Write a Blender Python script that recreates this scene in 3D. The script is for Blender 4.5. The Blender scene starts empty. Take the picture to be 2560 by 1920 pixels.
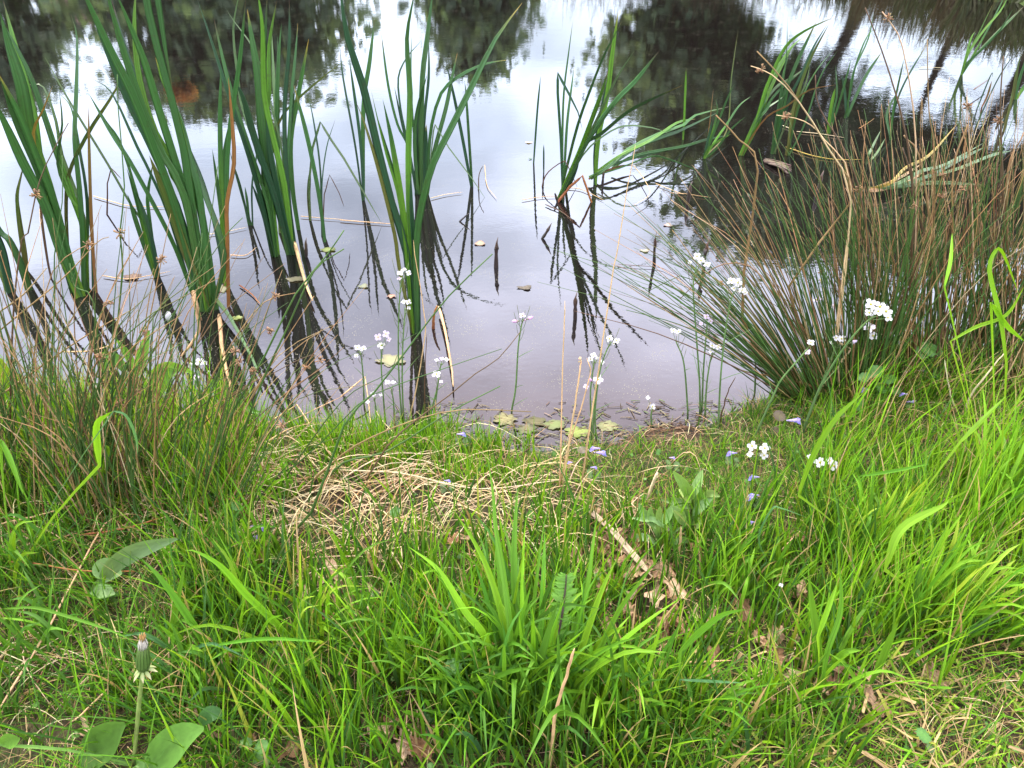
import bpy, math, random
import numpy as np
from mathutils import Vector
R = math.radians
random.seed(11); rng = np.random.default_rng(11)
sc = bpy.context.scene
COL = sc.collection

# ------------------------------------------------------------------ camera, world, sun, exposure
CAMH = 1.6; PITCH = 35.0; F = 1923.0
cam_d = bpy.data.cameras.new('camera'); cam = bpy.data.objects.new('camera', cam_d); COL.objects.link(cam)
cam.location = (0, 0, CAMH); cam.rotation_euler = (R(90 - PITCH), 0, 0)
cam_d.sensor_width = 36; cam_d.lens = 36 * F / 2560; cam_d.clip_start = 0.02; cam_d.clip_end = 1000
sc.camera = cam
SUN_EL, SUN_AZ = 58.0, -35.0          # azimuth measured from +Y towards +X
world = bpy.data.worlds.new('World'); sc.world = world; world.use_nodes = True
nt = world.node_tree; N = nt.nodes; L = nt.links
for n in list(N): N.remove(n)
def nd(t, **k):
    n = N.new(t)
    for a, b in k.items(): setattr(n, a, b)
    return n
out = nd('ShaderNodeOutputWorld'); bg = nd('ShaderNodeBackground'); bg.inputs['Strength'].default_value = 0.1
sky = nd('ShaderNodeTexSky', sky_type='NISHITA'); sky.sun_disc = False
sky.sun_elevation = R(SUN_EL); sky.sun_rotation = R(SUN_AZ)
tc = nd('ShaderNodeTexCoord'); mp = nd('ShaderNodeMapping'); mp.inputs['Scale'].default_value = (1.0, 1.0, 2.2)
mp.inputs['Location'].default_value = (0.35, 0.2, 0.1)
L.new(tc.outputs['Generated'], mp.inputs['Vector'])
n1 = nd('ShaderNodeTexNoise'); n1.inputs['Scale'].default_value = 2.6; n1.inputs['Detail'].default_value = 6; n1.inputs['Roughness'].default_value = 0.52
L.new(mp.outputs[0], n1.inputs['Vector'])
cr = nd('ShaderNodeValToRGB'); cr.color_ramp.elements[0].position = 0.30; cr.color_ramp.elements[1].position = 0.52
cr.color_ramp.elements[0].color = (0.45, 0.45, 0.45, 1); cr.color_ramp.elements[1].color = (1, 1, 1, 1)
L.new(n1.outputs[0], cr.inputs[0])
# clouds are brighter overhead, as under a thin overcast
sep = nd('ShaderNodeSeparateXYZ'); L.new(tc.outputs['Generated'], sep.inputs[0])
ce = nd('ShaderNodeValToRGB'); e = ce.color_ramp.elements
e[0].position = 0.0; e[0].color = (0.42, 0.46, 0.52, 1)
e[1].position = 1.0; e[1].color = (1.0, 0.98, 1.0, 1)
for p, c in ((0.16, (0.44, 0.50, 0.59, 1)), (0.30, (0.57, 0.65, 0.82, 1)), (0.45, (0.74, 0.77, 0.95, 1)), (0.53, (0.72, 0.70, 0.86, 1)), (0.60, (0.60, 0.52, 0.60, 1)), (0.72, (0.80, 0.74, 0.80, 1))):
    x = e.new(p); x.color = c
L.new(sep.outputs['Z'], ce.inputs[0])
n2 = nd('ShaderNodeTexNoise'); n2.inputs['Scale'].default_value = 5.0; n2.inputs['Detail'].default_value = 5
L.new(mp.outputs[0], n2.inputs['Vector'])
mr = nd('ShaderNodeMapRange'); mr.inputs['From Min'].default_value = 0.3; mr.inputs['From Max'].default_value = 0.7
mr.inputs['To Min'].default_value = 0.76; mr.inputs['To Max'].default_value = 1.2
L.new(n2.outputs[0], mr.inputs['Value'])
CLOUD = 52.0
m1 = nd('ShaderNodeVectorMath', operation='SCALE'); L.new(ce.outputs[0], m1.inputs[0]); 
mm = nd('ShaderNodeMath', operation='MULTIPLY'); mm.inputs[1].default_value = CLOUD
L.new(mr.outputs[0], mm.inputs[0]); L.new(mm.outputs[0], m1.inputs['Scale'])
mx = nd('ShaderNodeMix', data_type='RGBA'); L.new(cr.outputs[0], mx.inputs['Factor'])
skm = nd('ShaderNodeVectorMath', operation='SCALE'); skm.inputs['Scale'].default_value = 1.0
L.new(sky.outputs[0], skm.inputs[0])
L.new(skm.outputs[0], mx.inputs['A']); L.new(m1.outputs[0], mx.inputs['B'])
L.new(mx.outputs['Result'], bg.inputs['Color']); L.new(bg.outputs[0], out.inputs[0])

sd = bpy.data.lights.new('sun', 'SUN'); sd.energy = 4.8; sd.angle = R(4); sd.color = (1.0, 0.94, 0.84)
so = bpy.data.objects.new('sun', sd); COL.objects.link(so)
se, sa = R(SUN_EL), R(SUN_AZ)
sv = Vector((math.sin(sa) * math.cos(se), math.cos(sa) * math.cos(se), math.sin(se)))
so.rotation_euler = sv.to_track_quat('Z', 'Y').to_euler()
so.location = sv * 30
sc.view_settings.view_transform = 'Standard'; sc.view_settings.look = 'None'
sc.view_settings.gamma = 1; sc.view_settings.exposure = 0.34
sc.cycles.max_bounces = 7; sc.cycles.transparent_max_bounces = 12; sc.cycles.caustics_reflective = False; sc.cycles.caustics_refractive = False

# ------------------------------------------------------------------ picture geometry -> places in the world
cp, sp = math.cos(R(PITCH)), math.sin(R(PITCH))
def ray(px, py):
    u, v = (px - 1280) / F, (960 - py) / F
    return np.array([u, cp + v * sp, -sp + v * cp])
def at_z(px, py, z=0.0):
    r = ray(px, py); t = (z - CAMH) / r[2]
    return np.array([0, 0, CAMH]) + r * t
def at_y(px, py, y):
    r = ray(px, py); return np.array([0, 0, CAMH]) + r * (y / r[1])
def to_px(X, Y, Z):
    d = Z - CAMH; fw = Y * cp - d * sp; up = Y * sp + d * cp
    fw = np.where(fw < 0.05, 0.05, fw)
    return 1280 + F * X / fw, 960 - F * up / fw
shore_px = [(-900, 1010), (-300, 1010), (0, 1010), (300, 1020), (600, 1075), (800, 1095), (1000, 1105), (1150, 1098), (1300, 1118), (1500, 1110),
            (1620, 1082), (1760, 1072), (1860, 1020), (1960, 960), (2080, 900), (2300, 880), (2600, 860), (3300, 850)]
SH = np.array([at_z(a, b)[:2] for a, b in shore_px]); 
SHX, SHY = SH[:, 0], SH[:, 1]
def vnoise(x, y, s, seed=0):
    x = np.asarray(x, float) * s; y = np.asarray(y, float) * s
    xi = np.floor(x).astype(int); yi = np.floor(y).astype(int); fx = x - xi; fy = y - yi
    def h(a, b):
        n = np.sin(a * 127.1 + b * 311.7 + seed * 74.7) * 43758.5453; return n - np.floor(n)
    fx = fx * fx * (3 - 2 * fx); fy = fy * fy * (3 - 2 * fy)
    return (h(xi, yi) * (1 - fx) + h(xi + 1, yi) * fx) * (1 - fy) + (h(xi, yi + 1) * (1 - fx) + h(xi + 1, yi + 1) * fx) * fy
def gz(x, y):
    x = np.asarray(x, float); y = np.asarray(y, float)
    d = np.interp(x, SHX, SHY) + 0.05 * (vnoise(x, y * 0, 9, 3) - 0.5) - y
    land = 0.095 * (1 - np.exp(-np.maximum(d, 0) / 0.22)) + 0.03 * np.clip(d, 0, 3) * 0.6
    land = land + np.clip(d / 0.15, 0, 1) * (0.030 * (vnoise(x, y, 5, 1) - 0.5) + 0.016 * (vnoise(x, y, 17, 2) - 0.5))
    return np.where(d > 0, land, np.maximum(0.42 * d, -0.5))
def hit(px, py):
    z = 0.08
    for _ in range(8):
        p = at_z(px, py, z); z = float(gz(p[0], p[1]))
        if z < 0: z = 0.0
    p = at_z(px, py, z); return p
FR = {'a': (0, 0, .38879), 'b': (850, 0, .38879), 'c': (1700, 0, .38879), 'd': (0, 600, .38879), 'e': (850, 600, .38879),
      'f': (1700, 600, .38879), 'g': (0, 1240, .40991), 'h': (850, 1240, .40991), 'i': (1700, 1240, .40991),
      'o': (0, 0, 1.15732), 'p': (0, 0, 1.0), 'q': (1200, 1000, .27125)}
def pts(s):
    out = []; fr = FR['p']; toks = s.split(); k = 0
    while k < len(toks):
        t = toks[k]
        if t[0].isalpha(): fr = FR[t[0]]; t = t[1:]
        out.append((fr[0] + float(t) * fr[2], fr[1] + float(toks[k + 1]) * fr[2])); k += 2
    return out
def smooth(P, n, kinks=()):
    P = [np.array(p, float) for p in P]
    if len(P) == 2:
        return np.array([P[0] + (P[1] - P[0]) * t for t in np.linspace(0, 1, n)])
    Q = [2 * P[0] - P[1]] + P + [2 * P[-1] - P[-2]]
    res = []; m = len(P) - 1; per = max(2, int(round(n / m)))
    for i in range(m):
        a, b, c, d = Q[i:i + 4]
        for k in range(per):
            t = k / per
            res.append(0.5 * ((2 * b) + (-a + c) * t + (2 * a - 5 * b + 4 * c - d) * t * t + (-a + 3 * b - 3 * c + d) * t ** 3))
    res.append(P[-1]); return np.array(res)
def trace3(s, dev=0.0, base='ground', n=14, y0=None, kink=False):
    """picture polyline -> curve in the world standing on the ground or water; dev = how far it leans away by its tip"""
    p = pts(s)
    p2 = smooth(p, n) if not kink else np.array([np.array(p[i]) + (np.array(p[i + 1]) - np.array(p[i])) * t for i in range(len(p) - 1) for t in (0, .33, .66)] + [p[-1]])
    if y0 is None:
        b = hit(*p[0]) if base == 'ground' else at_z(p[0][0], p[0][1], 0.0)
        y0 = b[1]
    seg = np.r_[0, np.cumsum(np.hypot(*np.diff(p2, axis=0).T))]; seg = seg / seg[-1]
    W = np.array([at_y(q[0], q[1], y0 + dev * t ** 1.3) for q, t in zip(p2, seg)])
    return W, seg
def flat3(s, z=0.012, n=12, kink=False, arch=0.0):
    p = pts(s); p2 = smooth(p, n) if not kink else np.array([np.array(p[i]) + (np.array(p[i + 1]) - np.array(p[i])) * t for i in range(len(p) - 1) for t in (0, .33, .66)] + [p[-1]])
    t = np.linspace(0, 1, len(p2)); res = []
    for q, tt in zip(p2, t):
        b = at_z(q[0], q[1], 0.0); g = float(gz(b[0], b[1]))
        res.append(at_z(q[0], q[1], (hit(q[0], q[1])[2] if g > 0 else 0) + z + arch * math.sin(math.pi * tt)))
    return np.array(res), t

# ------------------------------------------------------------------ materials
def newmat(name):
    m = bpy.data.materials.new(name); m.use_nodes = True; t = m.node_tree
    for n in list(t.nodes): t.nodes.remove(n)
    return m, t
def plant_mat(name, rough=0.45, trans=0.35, spec=0.4, streak=0.35, streak_scale=(38, 2, 1), tboost=(1.25, 1.15, 0.6), blotch=0.0):
    m, t = newmat(name); n = t.nodes.new; l = t.links.new
    o = n('ShaderNodeOutputMaterial'); pr = n('ShaderNodeBsdfPrincipled'); tr = n('ShaderNodeBsdfTranslucent'); mix = n('ShaderNodeMixShader')
    at = n('ShaderNodeAttribute'); at.attribute_name = 'tint'
    uv = n('ShaderNodeUVMap'); mpn = n('ShaderNodeMapping'); mpn.inputs['Scale'].default_value = streak_scale
    no = n('ShaderNodeTexNoise'); no.inputs['Scale'].default_value = 1.0; no.inputs['Detail'].default_value = 3
    l(uv.outputs[0], mpn.inputs[0]); l(mpn.outputs[0], no.inputs['Vector'])
    r = n('ShaderNodeMapRange'); r.inputs['From Min'].default_value = .25; r.inputs['From Max'].default_value = .75
    r.inputs['To Min'].default_value = 1 - streak; r.inputs['To Max'].default_value = 1 + streak
    l(no.outputs[0], r.inputs['Value'])
    s = n('ShaderNodeVectorMath'); s.operation = 'SCALE'; l(at.outputs['Color'], s.inputs[0]); l(r.outputs[0], s.inputs['Scale'])
    col = s.outputs[0]
    if blotch > 0:
        g = n('ShaderNodeTexCoord'); b = n('ShaderNodeTexNoise'); b.inputs['Scale'].default_value = 60; b.inputs['Detail'].default_value = 4
        l(g.outputs['Object'], b.inputs['Vector'])
        br = n('ShaderNodeValToRGB'); br.color_ramp.elements[0].position = .56; br.color_ramp.elements[1].position = .72
        l(b.outputs[0], br.inputs[0]); mf = n('ShaderNodeMath'); mf.operation = 'MULTIPLY'; mf.inputs[1].default_value = blotch; l(br.outputs[0], mf.inputs[0])
        bm = n('ShaderNodeMix'); bm.data_type = 'RGBA'; l(mf.outputs[0], bm.inputs['Factor']); l(col, bm.inputs['A']); bm.inputs['B'].default_value = (.06, .03, .012, 1)
        col = bm.outputs['Result']
    l(col, pr.inputs['Base Color']); pr.inputs['Roughness'].default_value = rough; pr.inputs['Specular IOR Level'].default_value = spec
    ts = n('ShaderNodeVectorMath'); ts.operation = 'MULTIPLY'; ts.inputs[1].default_value = tboost; l(col, ts.inputs[0]); l(ts.outputs[0], tr.inputs['Color'])
    mix.inputs[0].default_value = trans
    l(pr.outputs[0], mix.inputs[1]); l(tr.outputs[0], mix.inputs[2]); l(mix.outputs[0], o.inputs[0])
    return m
M = {
    'reed': plant_mat('cattail_leaf', .36, .30, .5, .42, (7, 1.2, 1), (1.25, 1.15, .6), .3),
    'rush': plant_mat('rush_stem', .5, .08, .25, .35, (3, 10, 1), (1.25, 1.15, .6), .35),
    'grass': plant_mat('grass_blade', .5, .36, .16, .28, (6, 1.5, 1)),
    'straw': plant_mat('dry_straw', .6, .15, .3, .35, (4, 10, 1), (1, 1, 1), .25),
    'dead': plant_mat('dead_leaf', .75, .08, .2, .4, (9, 9, 1), (1, 1, 1), .4),
    'leaf': plant_mat('broad_leaf', .5, .3, .35, .18, (6, 14, 1)),
    'petal': plant_mat('petal', .6, .35, .2, .05, (14, 3, 1), (1, 1, 1)),
    'tree': plant_mat('tree_foliage', .6, .5, .2, .3, (3, 3, 1)),
    'bark': plant_mat('tree_bark', .85, 0, .15, .45, (6, 18, 1)),
    'wood': plant_mat('weathered_wood', .75, 0, .2, .4, (22, 2, 1), (1, 1, 1), .12),
    'wet': plant_mat('wet_dead_stem', .3, 0, .5, .5, (8, 6, 1)),
    'brick': plant_mat('house_roof', .8, 0, .2, .25, (30, 30, 1)),
}
def ground_mat():
    m, t = newmat('soil'); n = t.nodes.new; l = t.links.new
    o = n('ShaderNodeOutputMaterial'); pr = n('ShaderNodeBsdfPrincipled'); tc = n('ShaderNodeTexCoord')
    a = n('ShaderNodeTexNoise'); a.inputs['Scale'].default_value = 48; a.inputs['Detail'].default_value = 10; pr.inputs['Specular IOR Level'].default_value = .25; a.inputs['Roughness'].default_value = .7
    l(tc.outputs['Object'], a.inputs['Vector'])
    r = n('ShaderNodeValToRGB'); r.color_ramp.elements[0].position = .3; r.color_ramp.elements[0].color = (.012, .008, .004, 1)
    r.color_ramp.elements[1].position = .75; r.color_ramp.elements[1].color = (.11, .068, .038, 1)
    x = r.color_ramp.elements.new(.52); x.color = (.036, .023, .012, 1)
    l(a.outputs[0], r.inputs[0])
    b = n('ShaderNodeTexNoise'); b.inputs['Scale'].default_value = 2.5; b.inputs['Detail'].default_value = 4; l(tc.outputs['Object'], b.inputs['Vector'])
    r2 = n('ShaderNodeValToRGB'); r2.color_ramp.elements[0].position = .42; r2.color_ramp.elements[1].position = .6; l(b.outputs[0], r2.inputs[0])
    mxx = n('ShaderNodeMix'); mxx.data_type = 'RGBA'; mf = n('ShaderNodeMath'); mf.operation = 'MULTIPLY'; mf.inputs[1].default_value = .45
    l(r2.outputs[0], mf.inputs[0]); l(mf.outputs[0], mxx.inputs['Factor']); l(r.outputs[0], mxx.inputs['A']); mxx.inputs['B'].default_value = (.035, .055, .012, 1)
    sx = n('ShaderNodeSeparateXYZ'); l(tc.outputs['Object'], sx.inputs[0]); wr = n('ShaderNodeMapRange'); wr.inputs['From Min'].default_value = .012; wr.inputs['From Max'].default_value = .045; wr.inputs['To Min'].default_value = .42; l(sx.outputs['Z'], wr.inputs['Value'])
    wc = n('ShaderNodeVectorMath'); wc.operation = 'SCALE'; l(mxx.outputs['Result'], wc.inputs[0]); l(wr.outputs[0], wc.inputs['Scale']); l(wc.outputs[0], pr.inputs['Base Color'])
    wq = n('ShaderNodeMapRange'); wq.inputs['From Min'].default_value = .42; wq.inputs['From Max'].default_value = 1; wq.inputs['To Min'].default_value = .28; wq.inputs['To Max'].default_value = .85; l(wr.outputs[0], wq.inputs['Value']); l(wq.outputs[0], pr.inputs['Roughness'])
    bp = n('ShaderNodeBump'); bp.inputs['Strength'].default_value = .9; bp.inputs['Distance'].default_value = .01; l(a.outputs[0], bp.inputs['Height']); l(bp.outputs[0], pr.inputs['Normal'])
    l(pr.outputs[0], o.inputs[0]); return m
M['soil'] = ground_mat()
def meadow_mat():
    m, t = newmat('meadow'); n = t.nodes.new; l = t.links.new
    o = n('ShaderNodeOutputMaterial'); pr = n('ShaderNodeBsdfPrincipled'); tc = n('ShaderNodeTexCoord')
    a = n('ShaderNodeTexNoise'); a.inputs['Scale'].default_value = 3; a.inputs['Detail'].default_value = 10; a.inputs['Roughness'].default_value = .75
    l(tc.outputs['Object'], a.inputs['Vector'])
    r = n('ShaderNodeValToRGB'); r.color_ramp.elements[0].position = .35; r.color_ramp.elements[0].color = (.05, .075, .015, 1)
    r.color_ramp.elements[1].position = .7; r.color_ramp.elements[1].color = (.11, .19, .03, 1)
    l(a.outputs[0], r.inputs[0]); l(r.outputs[0], pr.inputs['Base Color']); pr.inputs['Roughness'].default_value = .9
    bp = n('ShaderNodeBump'); bp.inputs['Distance'].default_value = .1; l(a.outputs[0], bp.inputs['Height']); l(bp.outputs[0], pr.inputs['Normal'])
    l(pr.outputs[0], o.inputs[0]); return m
M['meadow'] = meadow_mat()
def water_mat():
    m, t = newmat('pond_water'); n = t.nodes.new; l = t.links.new
    o = n('ShaderNodeOutputMaterial'); pr = n('ShaderNodeBsdfPrincipled'); tc = n('ShaderNodeTexCoord')
    pr.inputs['Roughness'].default_value = 0.0; pr.inputs['IOR'].default_value = 1.78
    pr.inputs['Base Color'].default_value = (.0058, .0046, .0042, 1)
    def noise(scale, det, sxy=(1, 1, 1), rough=.5):
        mpn = n('ShaderNodeMapping'); mpn.inputs['Scale'].default_value = sxy; l(tc.outputs['Object'], mpn.inputs[0])
        a = n('ShaderNodeTexNoise'); a.inputs['Scale'].default_value = scale; a.inputs['Detail'].default_value = det; a.inputs['Roughness'].default_value = rough
        l(mpn.outputs[0], a.inputs['Vector']); return a.outputs[0]
    def rng_(v, a, b, c, d):
        r = n('ShaderNodeMapRange'); r.inputs['From Min'].default_value = a; r.inputs['From Max'].default_value = b; r.inputs['To Min'].default_value = c; r.inputs['To Max'].default_value = d
        l(v, r.inputs['Value']); return r.outputs[0]
    def mul(a, b):
        k = n('ShaderNodeMath'); k.operation = 'MULTIPLY'
        for i, v in enumerate((a, b)):
            if isinstance(v, (int, float)): k.inputs[i].default_value = v
            else: l(v, k.inputs[i])
        return k.outputs[0]
    def add(a, b):
        k = n('ShaderNodeMath'); k.operation = 'ADD'; l(a, k.inputs[0]); l(b, k.inputs[1]); return k.outputs[0]
    # ripples: wind reaches the open water to the right and far out, the sheltered shore is nearly still
    sepx = n('ShaderNodeSeparateXYZ'); l(tc.outputs['Object'], sepx.inputs[0])
    wind = rng_(sepx.outputs['Y'], 2.4, 7.5, .46, .36)
    windx = rng_(sepx.outputs['X'], 0.9, 2.8, 1.0, 1.7)
    gust = rng_(noise(.8, 2), .35, .65, .5, 1.4)
    w = mul(mul(wind, windx), gust)
    h1 = mul(noise(9, 2, (1, 1.3, 1)), .00062)
    h2 = mul(noise(42, 2, (1, 1.1, 1)), .00030)
    h3 = mul(noise(2.2, 2, (1, 1.6, 1)), .0009)
    hh = mul(add(add(h1, h2), h3), w)
    bp = n('ShaderNodeBump'); bp.inputs['Distance'].default_value = 1.0; bp.inputs['Strength'].default_value = 1.0
    l(hh, bp.inputs['Height']); l(bp.outputs[0], pr.inputs['Normal'])
    # pollen, seed fluff and scum floating on the surface, thicker towards the shore
    vo = n('ShaderNodeTexVoronoi'); vo.inputs['Scale'].default_value = 120; vo.inputs['Randomness'].default_value = 1
    wp = n('ShaderNodeMapping'); l(tc.outputs['Object'], wp.inputs[0]); l(wp.outputs[0], vo.inputs['Vector'])
    dens = noise(5, 5, (1, 1, 1), .6)
    shore = rng_(sepx.outputs['Y'], 1.9, 3.8, .085, .0)
    thr = add(rng_(dens, .36, .62, -.05, .17), shore)
    lt = n('ShaderNodeMath'); lt.operation = 'LESS_THAN'; l(vo.outputs['Distance'], lt.inputs[0]); l(thr, lt.inputs[1])
    fil = noise(26, 8, (1, .8, 1), .68); fm = n('ShaderNodeValToRGB'); fm.color_ramp.elements[0].position = .655; fm.color_ramp.elements[1].position = .68
    l(fil, fm.inputs[0]); fmask = mul(mul(fm.outputs[0], rng_(sepx.outputs['Y'], 2.1, 3.2, .75, .0)), rng_(dens, .42, .6, 0, 1))
    mxm = n('ShaderNodeMath'); mxm.operation = 'MAXIMUM'; l(mul(lt.outputs[0], .8), mxm.inputs[0]); l(fmask, mxm.inputs[1])
    df = n('ShaderNodeBsdfDiffuse'); df.inputs['Color'].default_value = (.17, .165, .12, 1)
    ms = n('ShaderNodeMixShader'); l(mxm.outputs[0], ms.inputs[0]); l(pr.outputs[0], ms.inputs[1]); l(df.outputs[0], ms.inputs[2])
    l(ms.outputs[0], o.inputs[0]); return m
M['water'] = water_mat()

# ------------------------------------------------------------------ mesh builder
class MB:
    def __init__(s): s.v = []; s.f = []; s.c = []; s.uv = []; s.n = 0
    def add(s, V, Fc, C, UV):
        V = np.asarray(V, float); s.v.append(V); s.f += [tuple(i + s.n for i in f) for f in Fc]
        s.c.append(np.asarray(C, float)); s.uv.append(np.asarray(UV, float)); s.n += len(V)
    def build(s, name, mat, parent=None, origin=None, sm=True):
        V = np.concatenate(s.v); C = np.concatenate(s.c); UV = np.concatenate(s.uv)
        if parent is not None: org = np.array(parent.matrix_world_loc if hasattr(parent, 'matrix_world_loc') else ORG[parent.name])
        elif origin is not None: org = np.array(origin)
        else: org = np.array([V[:, 0].mean(), V[:, 1].mean(), V[:, 2].min()])
        me = bpy.data.meshes.new(name); me.from_pydata((V - org).tolist(), [], s.f)
        finish(me, C, UV, sm)
        me.materials.append(M[mat] if isinstance(mat, str) else mat)
        o = bpy.data.objects.new(name, me); COL.objects.link(o)
        if parent is not None: o.parent = parent
        else: o.location = org.tolist()
        ORG[o.name] = org
        return o
ORG = {}
def finish(me, C, UV, sm=True):
    a = me.color_attributes.new('tint', 'FLOAT_COLOR', 'POINT'); C4 = np.ones((len(C), 4), np.float32); C4[:, :3] = C
    a.data.foreach_set('color', C4.ravel())
    u = me.uv_layers.new(name='UVMap'); idx = np.empty(len(me.loops), np.int32); me.loops.foreach_get('vertex_index', idx)
    u.data.foreach_set('uv', UV[idx].astype(np.float32).ravel())
    if sm: me.polygons.foreach_set('use_smooth', np.ones(len(me.polygons), bool))
    me.update()
def tag(o, label=None, cat=None, group=None, kind=None):
    if label: o['label'] = label
    if cat: o['category'] = cat
    if group: o['group'] = group
    if kind: o['kind'] = kind
    return o
def thing(name, loc, label, cat, group=None):
    o = bpy.data.objects.new(name, None); COL.objects.link(o); o.location = [float(v) for v in loc]; o.empty_display_size = .05
    ORG[o.name] = np.array(loc, float); return tag(o, label, cat, group)
def norm(v):
    return v / (np.linalg.norm(v, axis=-1, keepdims=True) + 1e-12)
def frames(P):
    T = norm(np.gradient(P, axis=0)); return T
def ramp(cols, t):
    ks = np.linspace(0, 1, len(cols)); c = np.array(cols, float)
    return np.stack([np.interp(t, ks, c[:, k]) for k in range(3)], 1)
def jit(c, a=.15):
    k = 1 + random.uniform(-a, a); return tuple(max(0, x * k * (1 + random.uniform(-a, a) * .5)) for x in c)
def ribbon(mb, P, W, cols, roll=0.0, fold=.18, thick=0.0, twist=0.0, side=None):
    """leaf blade: P curve, W full widths, V-shaped cross-section with a midrib, turned about its own axis"""
    n = len(P); T = frames(P); t = np.linspace(0, 1, n)
    if side is None:
        view = norm(P - np.array([0, 0, CAMH])); S = norm(np.cross(T, view))
    else: S = norm(np.cross(T, np.cross(np.tile(side, (n, 1)), T)))
    Nn = norm(np.cross(S, T)); a = roll + twist * t
    S2 = S * np.cos(a)[:, None] + Nn * np.sin(a)[:, None]; N2 = np.cross(S2, T)
    hw = (W / 2)[:, None]; C = ramp(cols, t)
    rows = [P - S2 * hw, P - S2 * hw * .5 + N2 * hw * fold * .8, P + N2 * hw * fold, P + S2 * hw * .5 + N2 * hw * fold * .8, P + S2 * hw]
    if thick > 0: rows += [P + S2 * hw * .5 + N2 * hw * (fold * .8 + thick), P + N2 * hw * (fold + thick * 1.3), P - S2 * hw * .5 + N2 * hw * (fold * .8 + thick)]
    k = len(rows); V = np.stack(rows, 1).reshape(-1, 3); f = []
    for i in range(n - 1):
        for j in range(k if thick > 0 else k - 1):
            j2 = (j + 1) % k; f.append((i * k + j, i * k + j2, (i + 1) * k + j2, (i + 1) * k + j))
    u = np.array([0, .25, .5, .75, 1, .75, .5, .25][:k]); UV = np.stack([np.tile(u, n), np.repeat(t, k)], 1) + random.random() * 7
    edge = np.array([1.12, 1, .93, 1, 1.12, 1, .93, 1][:k])
    mb.add(V, f, np.repeat(C, k, 0) * np.tile(edge, n)[:, None], UV)
def tube(mb, P, Rr, cols, k=6):
    n = len(P); T = frames(P); t = np.linspace(0, 1, n); Rr = np.broadcast_to(Rr, (n,))
    ref = np.array([0.3, .2, 1.0]) if abs(T[0][2]) < .8 else np.array([1.0, .2, .1])
    A = norm(np.cross(T, ref)); B = np.cross(T, A); ang = np.arange(k) * 2 * math.pi / k
    V = (P[:, None] + (A[:, None] * np.cos(ang)[None, :, None] + B[:, None] * np.sin(ang)[None, :, None]) * Rr[:, None, None]).reshape(-1, 3)
    f = [(i * k + j, i * k + (j + 1) % k, (i + 1) * k + (j + 1) % k, (i + 1) * k + j) for i in range(n - 1) for j in range(k)]
    f += [tuple(reversed(range(k))), tuple(range((n - 1) * k, n * k))]
    UV = np.stack([np.tile(np.arange(k) / k, n), np.repeat(t, k)], 1) + random.random() * 7
    mb.add(V, f, np.repeat(ramp(cols, t), k, 0), UV)
def leafsheet(mb, base, d, up, length, width, cols, bend=.3, n=8, lobes=0.0, prof=None, cup=.15, notch=0.0):
    """broad leaf or petal: grows from base along d, flat normal up, bends down by bend"""
    d = norm(np.array(d, float)); up = np.array(up, float); s = norm(np.cross(d, up)); up = np.cross(s, d)
    t = np.linspace(0, 1, n)
    w = prof(t) if prof else np.sin(math.pi * np.clip(t, 0.02, .985) ** .8) 
    w = w * width / 2
    if lobes: w = w * (1 + lobes * np.sin(t * 34 + random.random() * 6))
    us = np.array([-1, -.5, 0, .5, 1.0]); V = []; C = ramp(cols, t); UV = []; CC = []
    for i in range(n):
        x = t[i] * length; z = -bend * length * t[i] ** 2
        for u in us:
            xx = x - notch * length * (1 - abs(u)) * (t[i] ** 6)
            V.append(base + d * xx + s * (u * w[i]) + up * (z + cup * abs(u) * w[i] - 0.02 * length * (u == 0)))
            UV.append((u * .5 + .5, t[i])); CC.append(C[i] * (1.25 if (u == 0 and notch == 0) else 1))
    f = [(i * 5 + j, i * 5 + j + 1, (i + 1) * 5 + j + 1, (i + 1) * 5 + j) for i in range(n - 1) for j in range(4)]
    mb.add(V, f, CC, np.array(UV) + random.random() * 5)

# ------------------------------------------------------------------ setting: near bank, far ground, water
def grid_mesh(name, xs, ys, zf, mat):
    X, Y = np.meshgrid(xs, ys); Z = zf(X, Y); V = np.stack([X.ravel(), Y.ravel(), Z.ravel()], 1)
    nx, ny = len(xs), len(ys); i = np.arange(nx - 1)[None, :] + nx * np.arange(ny - 1)[:, None]
    Q = np.stack([i, i + 1, i + nx + 1, i + nx], -1).reshape(-1, 4)
    me = bpy.data.meshes.new(name); me.from_pydata(V.tolist(), [], Q.tolist())
    me.polygons.foreach_set('use_smooth', np.ones(len(Q), bool)); me.materials.append(M[mat]); me.update()
    o = bpy.data.objects.new(name, me); COL.objects.link(o); tag(o, kind='structure'); return o
grid_mesh('bank', np.linspace(-4.5, 4.5, 361), np.linspace(-1.2, 4.0, 209), gz, 'soil')
far_shore = [(-14, 30), (-4, 34), (4, 31), (7, 22), (6.6, 16.5), (6.9, 13.4), (6.6, 11.6), (6.2, 10.3), (6.0, 8.6), (7.2, 6.5), (8, 4.5)]
poly = [(-40, 4), (-45, 20)] + far_shore + [(6, 3.2)] + [(a, b) for a, b in zip(SHX[::-1], SHY[::-1]) if -4.3 < a < 4.3] + [(-8, 3)]
PX = np.array(poly)
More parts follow.
